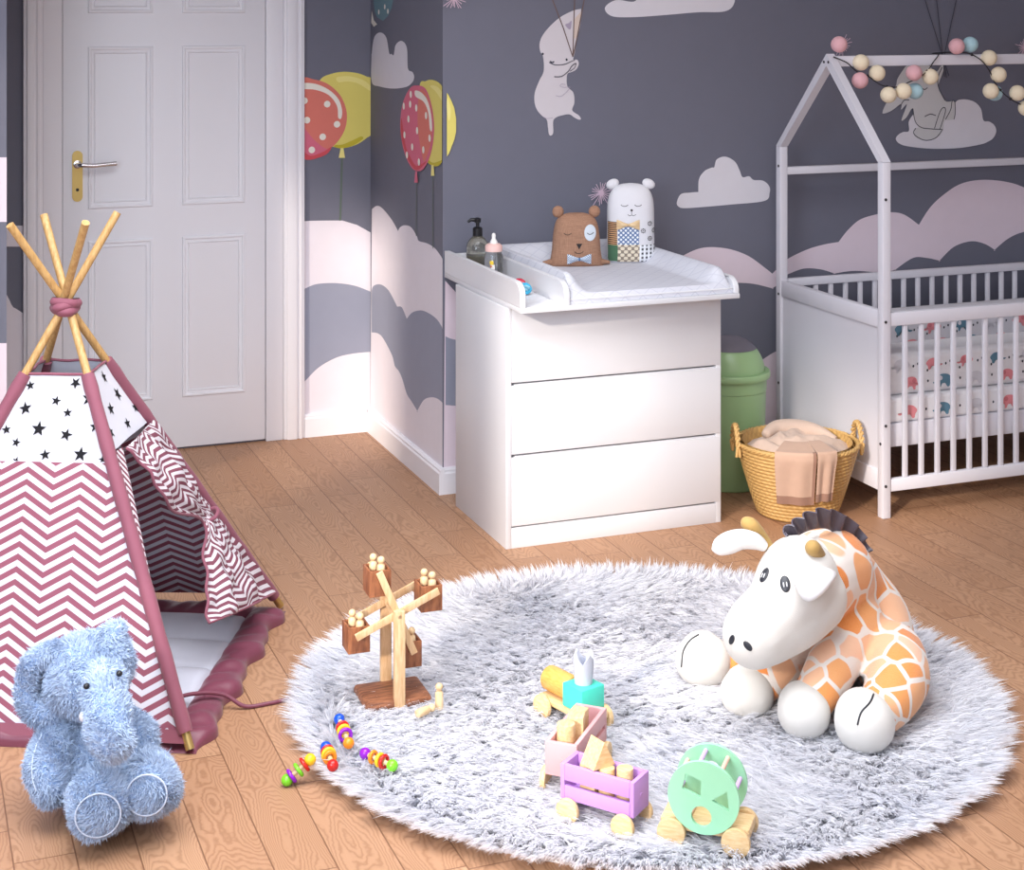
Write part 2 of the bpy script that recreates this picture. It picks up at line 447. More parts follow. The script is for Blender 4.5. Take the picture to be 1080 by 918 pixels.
# pale pink hill line
top = [(2.658,0.747),(2.706,0.768),(2.755,0.781),(2.810,0.781),(2.880,0.768),(2.950,0.740),(3.014,0.696),(3.047,0.671),(3.047,0.671),(3.072,0.692),(3.110,0.721),(3.194,0.752),(3.268,0.767),(3.330,0.773),(3.330,0.773),(3.371,0.816),(3.423,0.852),(3.491,0.868),(3.559,0.874),(3.620,0.862),(3.686,0.820),(3.686,0.820),(3.736,0.883),(3.798,0.930),(3.877,0.969),(3.972,0.981),(4.084,0.970),(4.182,0.941),(4.330,0.870),(4.583,0.749)]
bot = [(4.583,0.640),(4.414,0.731),(4.297,0.774),(4.177,0.769),(4.101,0.747),(4.036,0.706),(4.036,0.706),(3.988,0.732),(3.924,0.745),(3.845,0.727),(3.780,0.678),(3.780,0.678),(3.720,0.692),(3.659,0.695),(3.582,0.656),(3.582,0.656),(3.521,0.647),(3.401,0.661),(3.312,0.656),(3.312,0.656),(3.253,0.675),(3.180,0.682),(3.110,0.664),(3.110,0.664),(3.079,0.635),(3.047,0.617),(3.047,0.617),(2.965,0.639),(2.880,0.647),(2.810,0.642),(2.686,0.622)]
c1 = [(q[0], q[1]) for q in cat_rom([(a[0], a[1], 0) for a in top], 6)]; c2 = [(q[0], q[1]) for q in cat_rom([(a[0], a[1], 0) for a in bot], 6)]
w.poly(c1+c2, M_pinkhill)
# bunny held up by balloon strings
Z = [(2.278,1.645),(2.250,1.639),(2.206,1.619),(2.168,1.590),(2.137,1.556),(2.124,1.526),(2.126,1.498),(2.137,1.478),(2.139,1.429),(2.122,1.395),(2.106,1.355),(2.105,1.320),(2.116,1.292),(2.137,1.270),(2.151,1.259),(2.155,1.233),(2.159,1.209),(2.167,1.204),(2.175,1.215),(2.175,1.254),(2.187,1.267),(2.212,1.274),(2.237,1.276),(2.255,1.265),(2.272,1.257),(2.280,1.259),(2.272,1.272),(2.247,1.290),(2.255,1.317),(2.251,1.352),(2.228,1.376),(2.228,1.416),(2.244,1.424),(2.262,1.433),(2.272,1.452),(2.266,1.467),(2.251,1.468),(2.255,1.485),(2.266,1.543),(2.278,1.590),(2.281,1.642)]
w.curve(Z, M_bunny, 5)
w.curve([(2.255,1.607),(2.275,1.630),(2.280,1.636),(2.276,1.595),(2.269,1.558),(2.256,1.540),(2.251,1.567)], M_ear, 4)
w.curve([(2.220,1.590),(2.234,1.596),(2.244,1.604),(2.242,1.578),(2.234,1.574)], M_bluesh, 4)
for q in ([(2.170,1.682),(2.212,1.581),(2.249,1.477)], [(2.256,1.682),(2.252,1.572),(2.249,1.477)], [(2.293,1.682),(2.266,1.549),(2.249,1.477)]):
    w.line([q[0], q[1], q[2]], 0.0042, M_rope, 0)
for q in [(2.135,1.489),(2.225,1.468)]: w.dot(q, 0.0042, M_ink)
w.line([(2.159,1.459),(2.184,1.450),(2.218,1.452),(2.244,1.462),(2.256,1.466)], 0.0028, M_ink)
w.line([(2.162,1.463),(2.170,1.459),(2.178,1.462)], 0.0045, M_ink)
w.line([(2.178,1.409),(2.206,1.410),(2.231,1.427),(2.244,1.445),(2.259,1.455)], 0.0032, M_ink)
w.line([(2.237,1.427),(2.255,1.439),(2.261,1.456)], 0.0025, M_ink)
w.line([(2.184,1.343),(2.203,1.340),(2.222,1.353),(2.237,1.371),(2.215,1.371),(2.200,1.376),(2.206,1.383),(2.220,1.381)], 0.0016, M_bluesh)
w.line([(2.137,1.270),(2.150,1.264),(2.172,1.266)], 0.0016, M_bluesh)
# grey bunny swinging before a cloud
w.curve([(3.580,1.151),(3.591,1.167),(3.613,1.177),(3.639,1.181),(3.642,1.224),(3.709,1.274),(3.832,1.279),(3.863,1.293),(3.899,1.295),(3.940,1.284),(3.969,1.257),(3.981,1.212),(4.007,1.207),(4.032,1.192),(4.041,1.168),(4.028,1.143),(4.003,1.129),(3.967,1.119),(3.868,1.108),(3.744,1.109),(3.639,1.121),(3.597,1.133)], M_cloud, 5)
w.curve([(3.792,1.428),(3.797,1.412),(3.775,1.362),(3.772,1.343),(3.801,1.294),(3.823,1.288),(3.837,1.291),(3.847,1.284),(3.850,1.249),(3.843,1.221),(3.823,1.217),(3.800,1.214),(3.792,1.176),(3.766,1.151),(3.713,1.142),(3.669,1.156),(3.661,1.172),(3.669,1.190),(3.682,1.194),(3.663,1.224),(3.654,1.266),(3.630,1.235),(3.609,1.220),(3.607,1.229),(3.630,1.283),(3.604,1.262),(3.604,1.284),(3.561,1.259),(3.526,1.249),(3.521,1.256),(3.535,1.285),(3.578,1.350),(3.587,1.379),(3.608,1.408),(3.630,1.430),(3.665,1.437),(3.717,1.436),(3.748,1.412),(3.766,1.406),(3.783,1.425)], M_bunnyg, 4)
for q in ([(3.656,1.266),(3.667,1.216),(3.695,1.192),(3.744,1.185),(3.788,1.182)], [(3.669,1.190),(3.659,1.172),(3.682,1.153),(3.717,1.142),(3.761,1.151),(3.792,1.183)], [(3.754,1.187),(3.779,1.250),(3.797,1.266),(3.804,1.250),(3.779,1.184)], [(3.804,1.220),(3.828,1.257),(3.835,1.290),(3.847,1.285),(3.849,1.245),(3.843,1.219)], [(3.709,1.233),(3.735,1.242),(3.760,1.236)], [(3.695,1.344),(3.709,1.337),(3.722,1.344)], [(3.604,1.284),(3.617,1.298),(3.639,1.298)], [(3.788,1.421),(3.770,1.384),(3.772,1.343),(3.801,1.294)]):
    w.line(q, 0.0032, M_ink)
for q in ([(3.707,1.688),(3.792,1.458),(3.799,1.384)], [(3.761,1.688),(3.792,1.458),(3.819,1.387)], [(3.855,1.688),(3.795,1.458),(3.807,1.380)]):
    w.line(q, 0.0032, M_ink, 0)
w.poly([(1.782,1.361),(1.787,1.354),(1.798,1.333),(1.808,1.310),(1.815,1.273),(1.815,1.228),(1.809,1.202),(1.798,1.175),(1.790,1.155),(1.782,1.144)], M_yel)
w.curve([(1.782,1.342),(1.788,1.336),(1.795,1.309),(1.794,1.281),(1.789,1.265),(1.782,1.297)], M_yell, 3)
for q in [(1.807,1.682),(2.351,0.998),(3.333,1.512),(4.159,1.494)]: w.spark(q, 0.045, M_spark)
struct(mb.build('wall_back', MURAL, smooth=0))

# alcove side wall
mb = MB(); mb.bb((XA, YB, 0), (XA+0.12, YD+0.12, CZ), 0)
w = Plane2D(mb, 'X', XA)
a = [(6.106,0.866),(6.046,0.885),(5.987,0.888),(5.910,0.875),(5.827,0.852),(5.761,0.825),(5.761,0.825),(5.733,0.843),(5.675,0.857),(5.602,0.859),(5.534,0.836),(5.510,0.822),(5.418,0.826),(5.337,0.822),(5.275,0.806),(5.216,0.785)]
lo = [(YB+0.001, 0.0), (YD-0.001, 0.0)]
w.poly([(q[0], q[1]) for q in cat_rom([(p[0], p[1], 0) for p in a], 6)]+lo, M_hill)
t1 = [(6.110,0.546),(6.090,0.568),(6.023,0.587),(5.952,0.593),(5.873,0.584),(5.770,0.544),(5.770,0.544),(5.713,0.551),(5.653,0.520),(5.653,0.520),(5.598,0.550),(5.528,0.571),(5.447,0.584),(5.330,0.583),(5.262,0.567),(5.217,0.541)]
t2 = [(5.217,0.305),(5.300,0.309),(5.376,0.297),(5.455,0.269),(5.528,0.215),(5.528,0.215),(5.598,0.234),(5.653,0.248),(5.705,0.288),(5.748,0.309),(5.801,0.319),(5.837,0.351),(5.952,0.392),(6.023,0.398),(6.110,0.386)]
w.poly([(q[0], q[1]) for q in cat_rom([(p[0], p[1], 0) for p in t1], 6)+cat_rom([(p[0], p[1], 0) for p in t2], 6)], M_greyband)
w.curve([(6.111,1.460),(6.107,1.473),(6.074,1.534),(5.993,1.555),(5.911,1.537),(5.873,1.479),(5.845,1.477),(5.814,1.474),(5.790,1.511),(5.716,1.528),(5.651,1.504),(5.638,1.430),(5.586,1.419),(5.564,1.403),(5.583,1.383),(5.657,1.362),(5.824,1.348),(6.001,1.348),(6.107,1.361)], M_cloud, 5)
w.poly([(5.817,1.686),(5.841,1.648),(5.887,1.618),(5.954,1.599),(6.030,1.612),(6.063,1.633),(6.085,1.679),(6.074,1.700)], M_teal)
for q in [(5.929,1.653),(6.008,1.633),(5.887,1.636)]: w.dot(q, 0.01, M_dot)
w.poly([(6.103,1.638),(6.074,1.601),(6.030,1.586),(6.074,1.575),(6.111,1.591)], M_dot)
# yellow and pink balloons
w.line([(5.347,1.083),(5.347,0.818)], 0.006, M_string, 0)
w.line([(5.532,1.056),(5.536,0.836)], 0.006, M_string, 0)
w.curve([(5.498,1.363),(5.422,1.393),(5.347,1.400),(5.266,1.390),(5.198,1.359),(5.142,1.321),(5.115,1.283),(5.126,1.229),(5.189,1.161),(5.232,1.130),(5.312,1.107),(5.392,1.108),(5.467,1.147)], M_yel, 6)
w.curve([(5.413,1.123),(5.347,1.114),(5.274,1.126),(5.243,1.133),(5.274,1.112),(5.324,1.104),(5.383,1.106)], M_yeld, 4)
w.curve([(5.377,1.378),(5.289,1.378),(5.203,1.341),(5.170,1.297),(5.192,1.269),(5.232,1.321),(5.303,1.358)], M_yell, 4)
w.poly([(5.359,1.105),(5.335,1.107),(5.327,1.071),(5.365,1.067)], M_yell)
w.curve([(5.523,1.373),(5.593,1.364),(5.664,1.326),(5.710,1.275),(5.723,1.210),(5.696,1.148),(5.641,1.099),(5.577,1.073),(5.520,1.069),(5.452,1.082),(5.383,1.126),(5.341,1.185),(5.330,1.246),(5.353,1.305),(5.401,1.354),(5.452,1.372)], M_pnk, 6)
w.curve([(5.498,1.349),(5.422,1.353),(5.365,1.304),(5.347,1.245),(5.362,1.184),(5.407,1.133),(5.443,1.111),(5.474,1.147),(5.514,1.229)], M_org, 6)
w.curve([(5.706,1.245),(5.713,1.186),(5.673,1.135),(5.609,1.092),(5.520,1.072),(5.407,1.115),(5.523,1.087),(5.593,1.108),(5.657,1.151)], M_red, 5)
w.curve([(5.542,1.354),(5.467,1.350),(5.401,1.326),(5.359,1.277),(5.350,1.226),(5.374,1.229),(5.392,1.284),(5.443,1.319),(5.536,1.333)], M_dot, 4)
for q in [(5.593,1.338),(5.677,1.291),(5.599,1.302),(5.526,1.293),(5.618,1.248),(5.413,1.273),(5.514,1.213),(5.664,1.187),(5.371,1.197),(5.570,1.151),(5.440,1.151),(5.631,1.117),(5.489,1.104)]: w.dot(q, 0.013, M_dot, 0.0045*0+0.013)
w.poly([(5.532,1.067),(5.511,1.069),(5.501,1.030),(5.542,1.026)], M_pnk)
struct(mb.build('wall_alcove', MURAL, smooth=0))

# door wall at the back of the alcove
mb = MB(); mb.bb((XJ, YD, 0), (XA, YD+0.12, CZ), 0)
w = Plane2D(mb, 'Y', YD)
a = [(1.487,0.828),(1.529,0.829),(1.593,0.827),(1.657,0.824),(1.716,0.804),(1.774,0.770)]
w.poly(a+[(XA-0.001, 0.0), (1.40, 0.0)], M_hill)
t1 = [(1.480,0.564),(1.507,0.569),(1.549,0.583),(1.604,0.585),(1.660,0.579),(1.716,0.565),(1.775,0.539)]
t2 = [(1.775,0.306),(1.702,0.305),(1.632,0.294),(1.562,0.261),(1.507,0.212),(1.480,0.194)]
w.poly([(q[0], q[1]) for q in cat_rom([(p[0], p[1], 0) for p in t1], 6)+cat_rom([(p[0], p[1], 0) for p in t2], 6)], M_greyband)
w.line([(1.656,1.081),(1.652,0.951),(1.648,0.824)], 0.008, M_string, 0)
w.curve([(1.774,1.365),(1.774,1.260),(1.774,1.260),(1.774,1.164),(1.754,1.141),(1.711,1.116),(1.657,1.105),(1.603,1.119),(1.566,1.161),(1.545,1.245),(1.548,1.317),(1.571,1.374),(1.614,1.394),(1.662,1.401),(1.716,1.395),(1.754,1.381)], M_yel, 6)
w.curve([(1.625,1.110),(1.657,1.104),(1.700,1.114),(1.739,1.138),(1.732,1.148),(1.700,1.135),(1.657,1.119),(1.630,1.118)], M_yeld, 4)
w.curve([(1.635,1.380),(1.689,1.383),(1.743,1.366),(1.771,1.342),(1.772,1.323),(1.721,1.354),(1.678,1.363),(1.641,1.361)], M_yell, 4)
w.poly([(1.650,1.105),(1.661,1.105),(1.667,1.067),(1.642,1.068)], M_yell)
w.curve([(1.487,1.143),(1.529,1.070),(1.582,1.088),(1.625,1.139),(1.593,1.244),(1.497,1.246)], M_pnk, 6)
w.curve([(1.492,1.370),(1.545,1.373),(1.603,1.352),(1.651,1.305),(1.674,1.242),(1.667,1.179),(1.635,1.128),(1.598,1.104),(1.555,1.131),(1.518,1.173),(1.487,1.226)], M_org, 6)
w.curve([(1.492,1.107),(1.529,1.080),(1.582,1.094),(1.614,1.113),(1.593,1.083),(1.529,1.064),(1.492,1.076)], M_red, 4)
w.curve([(1.497,1.359),(1.550,1.356),(1.603,1.332),(1.641,1.295),(1.655,1.253),(1.652,1.221),(1.640,1.224),(1.635,1.269),(1.603,1.311),(1.550,1.333),(1.497,1.339)], M_dot, 5)
for q in [(1.596,1.277),(1.635,1.198),(1.578,1.151),(1.535,1.102),(1.516,1.217),(1.506,1.292)]: w.dot(q, 0.013, M_dot)
w.poly([(0.411,0.864),(0.467,0.862),(0.467,0.786),(0.411,0.789)], M_hill)
w.curve([(0.401,0.578),(0.434,0.569),(0.467,0.546),(0.473,0.546),(0.473,0.032),(0.473,0.032),(0.401,0.039),(0.401,0.039)], M_hill, 5)
struct(mb.build('wall_door', MURAL, smooth=0))

# wall left of the alcove and the rest of the room
mb = MB(); mb.bb((-1.62, YB, 0), (XJ, YD+0.12, CZ), 0)
w = Plane2D(mb, 'Y', YB)
w.poly([(0.222,1.192),(0.352,1.188),(0.352,0.989),(0.222,0.995)], M_pinkhill)
w.poly([(0.167,0.629),(0.352,0.615),(0.352,0.270),(0.167,0.288)], M_pinkhill)
struct(mb.build('wall_front_of_alcove', MURAL, smooth=0))
mb = MB(); mb.bb((5.0, -1.3, 0), (5.12, 6.25, CZ)); struct(mb.build('wall_right', M_plainwall, smooth=0))
# window wall on the left: three openings between piers
mb = MB()
WS = [(0.50, 1.38), (1.43, 2.12), (3.12, 3.78)]
WTS, WB = (2.61, 2.48, 2.48), 1.25
ys = [-1.3]+[v for q in WS for v in q]+[YB]
for i in range(0, len(ys), 2): mb.bb((-1.62, ys[i], 0), (-1.5, ys[i+1], CZ))
for (a, b), WT in zip(WS, WTS): mb.bb((-1.62, a, 0), (-1.5, b, WB)); mb.bb((-1.62, a, WT), (-1.5, b, CZ))
struct(mb.build('wall_left', M_plainwall, smooth=0))

# baseboards
def baseboard(name, p0, p1, nrm, h=0.088):
    p0 = Vector((p0[0], p0[1], 0)); p1 = Vector((p1[0], p1[1], 0)); d = (p1-p0); L = d.length; d.normalize(); nrm = Vector((nrm[0], nrm[1], 0))
    pr = [(0, 0), (0.019, 0), (0.019, h-0.018), (0.015, h-0.012), (0.015, h-0.006), (0.009, h), (0, h)]
    M = Matrix(((nrm.x, 0, d.x, p0.x), (nrm.y, 0, d.y, p0.y), (0, 1, 0, 0), (0, 0, 0, 1)))
    mb = MB(); k = len(pr)
    vs = [(a, b, 0) for a, b in pr]+[(a, b, L) for a, b in pr]
    mb.add(vs, [(i, (i+1) % k, k+(i+1) % k, k+i) for i in range(k)]+[tuple(range(k)), tuple(range(2*k-1, k-1, -1))], 0, M)
    struct(mb.build(name, M_trim, smooth=0))
baseboard('baseboard_alcove', (XA, YB-0.019), (XA, YD), (-1, 0))
baseboard('baseboard_door', (1.5035, YD), (XA-0.0191, YD), (0, -1))
baseboard('baseboard_back', (XA+0.0002, YB), (4.9, YB), (0, -1))

# door with casing
xs = dict(c0=0.467, c1=0.536, f1=0.606, s1=1.352, f2=1.421, c2=1.503)
DT = 2.06
mb = MB()
for a, b in ((xs['c0'], xs['c1']), (xs['f2'], xs['c2'])):
    mb.bb((a, YD-0.022, 0), (b, YD, DT+0.10), 0, 0.004); mb.bb((a+0.012, YD-0.030, 0), (b-0.03, YD-0.02, DT+0.09), 0, 0.003)
    mb.bb((b-0.022, YD-0.027, 0), (b-0.010, YD-0.02, DT+0.09), 0, 0.002)
mb.bb((xs['c0'], YD-0.022, DT+0.03), (xs['c2'], YD, DT+0.10), 0, 0.004)
struct(mb.build('trim_1', M_trim, smooth=30))
mb = MB()
for a, b in ((xs['c1']+0.0005, xs['f1']-0.002), (xs['s1']+0.002, xs['f2']-0.0005)): mb.bb((a, YD-0.016, 0), (b, YD, DT+0.028), 0, 0.002)
struct(mb.build('trim_2', M_trim, smooth=30))
x0, x1 = xs['f1'], xs['s1']; yf = YD-0.012
mb = MB(); mb.bb((x0, yf, 0.008), (x1, YD, DT), 0, 0.002)
def door_panel(a, b, z0, z1):
    # recessed groove frame with a raised field
    k = [(0, 0.0), (0.006, 0.0045), (0.014, 0.0045), (0.020, -0.001), (0.034, 0.003), (0.040, 0.0005)]
    # a moulding ring standing off the slab
    prof = [(0, 0.0002), (0.003, 0.006), (0.009, 0.0068), (0.013, 0.0025), (0.021, 0.0015), (0.024, 0.0045), (0.027, 0.0002)]
    n = len(prof); vs = []
    for i, (d, h) in enumerate(prof):
        for q in ((a+d, z0+d), (b-d, z0+d), (b-d, z1-d), (a+d, z1-d)): vs.append((q[0], yf-h, q[1]))
    mb.add(vs, [(i*4+j, i*4+(j+1) % 4, (i+1)*4+(j+1) % 4, (i+1)*4+j) for i in range(n-1) for j in range(4)])
for a, b in ((0.695, 0.930), (1.037, 1.274)):
    for z0, z1 in ((1.63, 1.94), (0.912, 1.507), (0.195, 0.795)): door_panel(a, b, z0, z1)
door = struct(mb.build('door_1', M_white, smooth=30))
M_brass = NT('brushed_brass').set(Base_Color=lin((214, 188, 118)), Metallic=0.85, Roughness=0.35).m
M_chrome = NT('polished_chrome').set(Base_Color=lin((205, 203, 205)), Metallic=1.0, Roughness=0.12).m
M_black = plain('black_plastic', (22, 22, 26), 0.35)
mb = MB(); cx, hz, hw = 0.657, 0.093, 0.0185; zc = 1.0345
out = [(cx+hw*math.cos(t), zc+hz-hw+hw*math.sin(t)) for t in [PI*i/10 for i in range(11)]]+[(cx+hw*math.cos(t), zc-hz+hw+hw*math.sin(t)) for t in [PI+PI*i/10 for i in range(11)]]
Mx = Matrix(((1, 0, 0, 0), (0, 0, -1, yf), (0, 1, 0, 0), (0, 0, 0, 1)))
mb.prism(out, 0.0005, 0.006, 0, Mx); mb.cyl((cx, yf-0.0055, 0.985), (cx, yf-0.007, 0.985), 0.006, 12, 1)
hp = mb.build('handle_plate', [M_brass, M_black], door, label='brass handle plate')
mb = MB(); hzv = 1.078
mb.tube(cat_rom([(cx, yf-0.006, hzv), (cx, yf-0.035, hzv), (cx+0.012, yf-0.048, hzv), (cx+0.05, yf-0.05, hzv-0.003), (cx+0.09, yf-0.048, hzv-0.001), (cx+0.135, yf-0.044, hzv+0.002)], 6), 0.0085, 12, 0)
mb.cyl((cx, yf-0.006, hzv), (cx, yf-0.012, hzv), 0.015, 20, 0, 0.002)
mb.build('door_handle', M_chrome, door, label='chrome lever handle')

# ------------------------------------------------------------------ chest of drawers
M_dress = plain('dresser_white', (220, 220, 224), 0.45, 0.008, 6)
M_gap = plain('dresser_shadow_gap', (120, 116, 118), 0.7)
DX0, DX1, DY0, DY1 = 1.765, 2.503, 4.632, 5.10
dr = thing('dresser', 'white chest of three handleless drawers standing under the changing tray', 'dresser', (2.13, 4.87, 0))
def L(o): return Matrix.Translation(-Vector(o.location)) if o.rotation_euler.z == 0 else (Matrix.Translation(o.location) @ Matrix.Rotation(o.rotation_euler.z, 4, 'Z')).inverted()
T = L(dr); mb = MB()
mb.bb((DX0, DY0, 0), (DX0+0.018, DY1, 0.734), 0, 0.0012, T); mb.bb((DX1-0.018, DY0+0.001, 0), (DX1, DY1, 0.734), 0, 0.0012, T)
mb.bb((DX0+0.018, DY0+0.02, 0.712), (DX1-0.018, DY1, 0.732), 0, 0, T); mb.bb((DX0+0.018, DY1-0.008, 0.002), (DX1-0.018, DY1, 0.712), 0, 0, T)
mb.bb((DX0+0.018, DY0+0.0005, 0.0), (DX1-0.018, DY0+0.018, 0.062), 0, 0.001, T)
mb.bb((DX0+0.018, DY0+0.03, 0.062), (DX1-0.018, DY0+0.04, 0.712), 0, 0, T)
mb.build('carcass', M_dress, dr, 30)
for z0, z1 in ((0.067, 0.277), (0.286, 0.496), (0.505, 0.729)):
    mb = MB(); mb.bb((DX0+0.0185, DY0-0.001, z0), (DX1-0.003, DY0+0.018, z1), 0, 0.002, T)
    mb.bb((DX0+0.03, DY0+0.006, z1-0.0005), (DX1-0.02, DY0+0.018, z1+0.003), 0, 0, T)
    mb.bb((DX0+0.03, DY0+0.018, z0+0.01), (DX1-0.03, DY0+0.028, z1-0.02), 0, 0, T)
    mb.build('drawer', M_dress, dr, 30)

# changing tray on top
TX0, TX1, TY0, TY1, TZ = 1.772, 2.512, 4.525, 5.236, 0.7352
tr = thing('changing_tray', 'white open changing tray with side rails resting on the chest of drawers', 'changing table', (2.14, 4.88, TZ))
T = L(tr); mb = MB(); mb.bb((TX0, TY0, TZ), (TX1, TY1, TZ+0.015), 0, 0.0015, T); mb.build('tray_base', M_dress, tr, 30)
def rail(name, x0, x1, zt, front=0.05):
    y0 = TY0+0.004; y1 = TY1; zb = TZ+0.0152
    pr = [(y0, zb), (y1, zb), (y1, zt)]+[(y0+front-front*math.sin(t), zt-front*0.8+front*0.8*math.cos(t)) for t in [PI/2*i/8 for i in range(9)]]
    Mx = T @ Matrix(((0, 0, 1, 0), (1, 0, 0, 0), (0, 1, 0, 0), (0, 0, 0, 1)))
    mb = MB(); mb.prism(pr, x0, x1, 0, Mx); o = mb.build(name, M_dress, tr, 30)
    b = o.modifiers.new('b', 'BEVEL'); b.width = 0.002; b.segments = 2; b.limit_method = 'ANGLE'; b.angle_limit = 1.0
rail('side_rail', TX0, TX0+0.018, 0.825); rail('side_rail', 1.915, 1.933, 0.820); rail('side_rail', TX1-0.018, TX1, 0.800)
mb = MB(); mb.bb((TX0+0.0185, TY1-0.018, TZ+0.0152), (TX1-0.0185, TY1, 0.815), 0, 0.002, T); mb.build('back_rail', M_dress, tr, 30)

def quilt_material(name, rgb, line):
    t = NT(name); uv = t.coord('Object'); sp = t.n('ShaderNodeSeparateXYZ', uv)
    h = t.math('ADD', sp.outputs[1], sp.outputs[2])
    a = t.math('PINGPONG', t.math('ADD', sp.outputs[0], h), 0.03); b = t.math('PINGPONG', t.math('SUBTRACT', sp.outputs[0], h), 0.03)
    d = t.math('MINIMUM', a, b)
    k = t.n('ShaderNodeMapRange', d, 0.0003, 0.0022, 0.0, 1.0).outputs[0]
    ns = t.noise(t.coord(), 14, 3)
    t.base(t.mix(k, lin(line), t.mix(ns, lin(rgb), lin([c-9 for c in rgb])))); t.set(Roughness=0.7)
    t.bump(t.n('ShaderNodeMapRange', d, 0.0, 0.012, 0.0, 1.0).outputs[0], 0.3, 0.002); return t.m
M_quilt = quilt_material('quilted_pad_fabric', (212, 213, 222), (184, 186, 200))
pad = thing('changing_pad', 'pale grey quilted changing pad with raised edges lying in the changing tray', 'changing pad', (2.21, 4.88, TZ+0.0155))
px0, px1, py0, py1, pz = 1.9345, TX1-0.0195, TY0+0.012, TY1-0.0195, TZ+0.0155
def padf(a, b):
    x = px0+(px1-px0)*a; y = py0+(py1-py0)*b
    e = 1-sstep(0.02, 0.085, x-px0); f_ = 1-sstep(0.02, 0.085, px1-x); g_ = 1-sstep(0.02, 0.10, py1-y)
    side = max(e*0.058, f_*0.046)*sstep(0.0, 0.07, y-py0); back = g_*0.060
    z = 0.030+max(side, back)
    rim = min(x-px0, px1-x, y-py0, py1-y)
    z *= 0.35+0.65*sstep(-0.004, 0.012, rim)
    return (x-pad.location.x, y-pad.location.y, z)
mb = MB(); mb.grid(padf, 60, 60)
bx = [(px0-pad.location.x, py0-pad.location.y), (px1-pad.location.x, py0-pad.location.y), (px1-pad.location.x, py1-pad.location.y), (px0-pad.location.x, py1-pad.location.y)]
# skirt down to the tray
n0 = 61; idx = [i for i in range(61)]+[j*61+60 for j in range(1, 61)]+[60*61+i for i in range(59, -1, -1)]+[j*61 for j in range(59, 0, -1)]
vv = [mb.v[i] for i in idx]; k = len(vv)
mb.add(vv+[(p[0], p[1], 0.0003) for p in vv], [(i, k+i, k+(i+1) % k, (i+1) % k) for i in range(k)])
mb.build('pad_cushion', M_quilt, pad, 50)
mb = MB(); mb.tube([(p[0]*0.996, p[1]*0.996, p[2]+0.001) for p in vv], 0.0028, 6, 0, False, True)
mb.build('piping', M_dress, pad, 60)

# ------------------------------------------------------------------ bottles and dummies on the tray
def glass_mat(name, rgb, rough=0.05, alpha_tr=0.9):
    t = NT(name); t.base(lin(rgb)); t.set(Roughness=rough, IOR=1.45); t.put(t.b.inputs['Transmission Weight'], alpha_tr); return t.m
M_smoke = glass_mat('smoked_glass', (196, 194, 184), 0.06, 0.9)
M_clear = glass_mat('clear_bottle', (240, 242, 246), 0.05, 0.95)
M_soapliq = plain('soap_liquid', (112, 106, 84), 0.2)
M_peach = plain('peach_plastic', (238, 196, 188), 0.4)
M_silic = plain('white_silicone', (238, 234, 232), 0.35)
b = thing('soap_bottle', 'smoky glass soap bottle with black pump on the changing tray', 'bottle', (1.855, 5.135, TZ+0.0155)); b.scale = (1, 1, 1.13)
mb = MB(); mb.lathe([(0.005, 0), (0.034, 0.0), (0.038, 0.005), (0.038, 0.085), (0.035, 0.098), (0.024, 0.112), (0.015, 0.118), (0.014, 0.126)], capt=True); mb.build('bottle_body', M_smoke, b, 60)
mb = MB(); mb.lathe([(0.005, 0.002), (0.033, 0.002), (0.0365, 0.007), (0.0365, 0.062)]); mb.build('liquid', M_soapliq, b, 60)
mb = MB(); mb.lathe([(0.0165, 0.119), (0.0165, 0.141), (0.012, 0.145), (0.006, 0.146), (0.006, 0.158), (0.011, 0.159), (0.012, 0.170), (0.004, 0.173)], n=24)
mb.tube([(0, 0, 0.166), (-0.022, 0.004, 0.167), (-0.033, 0.006, 0.160)], [0.0065, 0.005, 0.004], 10); mb.build('pump', M_black, b, 40)
b = thing('baby_bottle', 'clear baby bottle with pale pink collar and teat before the soap bottle', 'bottle', (1.868, 5.015, TZ+0.0155)); b.scale = (1.08, 1.08, 1.12)
mb = MB(); mb.lathe([(0.004, 0), (0.026, 0), (0.029, 0.004), (0.029, 0.072), (0.024, 0.086), (0.022, 0.092)], n=32); mb.build('bottle_body', M_clear, b, 60)
mb = MB(); mb.lathe([(0.026, 0.0885), (0.0265, 0.104), (0.020, 0.110), (0.013, 0.112)], n=32); mb.build('collar', M_peach, b, 50)
mb = MB(); mb.lathe([(0.013, 0.111), (0.010, 0.119), (0.0055, 0.126), (0.0065, 0.134), (0.005, 0.140), (0.001, 0.142)], n=20); mb.build('teat', M_silic, b, 60)
M_yprint = plain('print_yellow', (240, 205, 60)); M_oprint = plain('print_orange', (226, 130, 90))
def cylpatch(mb, r, a0, a1, z0, z1, mi): mb.grid(lambda u, v: (r*math.cos(a0+(a1-a0)*u), r*math.sin(a0+(a1-a0)*u), z0+(z1-z0)*v), 8, 2, mi)
mb = MB(); cylpatch(mb, 0.0294, -2.35, -1.95, 0.052, 0.064, 0); cylpatch(mb, 0.0294, -2.2, -1.8, 0.038, 0.052, 1); cylpatch(mb, 0.0294, -2.5, -1.75, 0.010, 0.024, 2); cylpatch(mb, 0.0296, -2.3, -2.1, 0.045, 0.05, 2)
mb.build('printed_picture', [M_yprint, M_silic, M_oprint], b, 0)
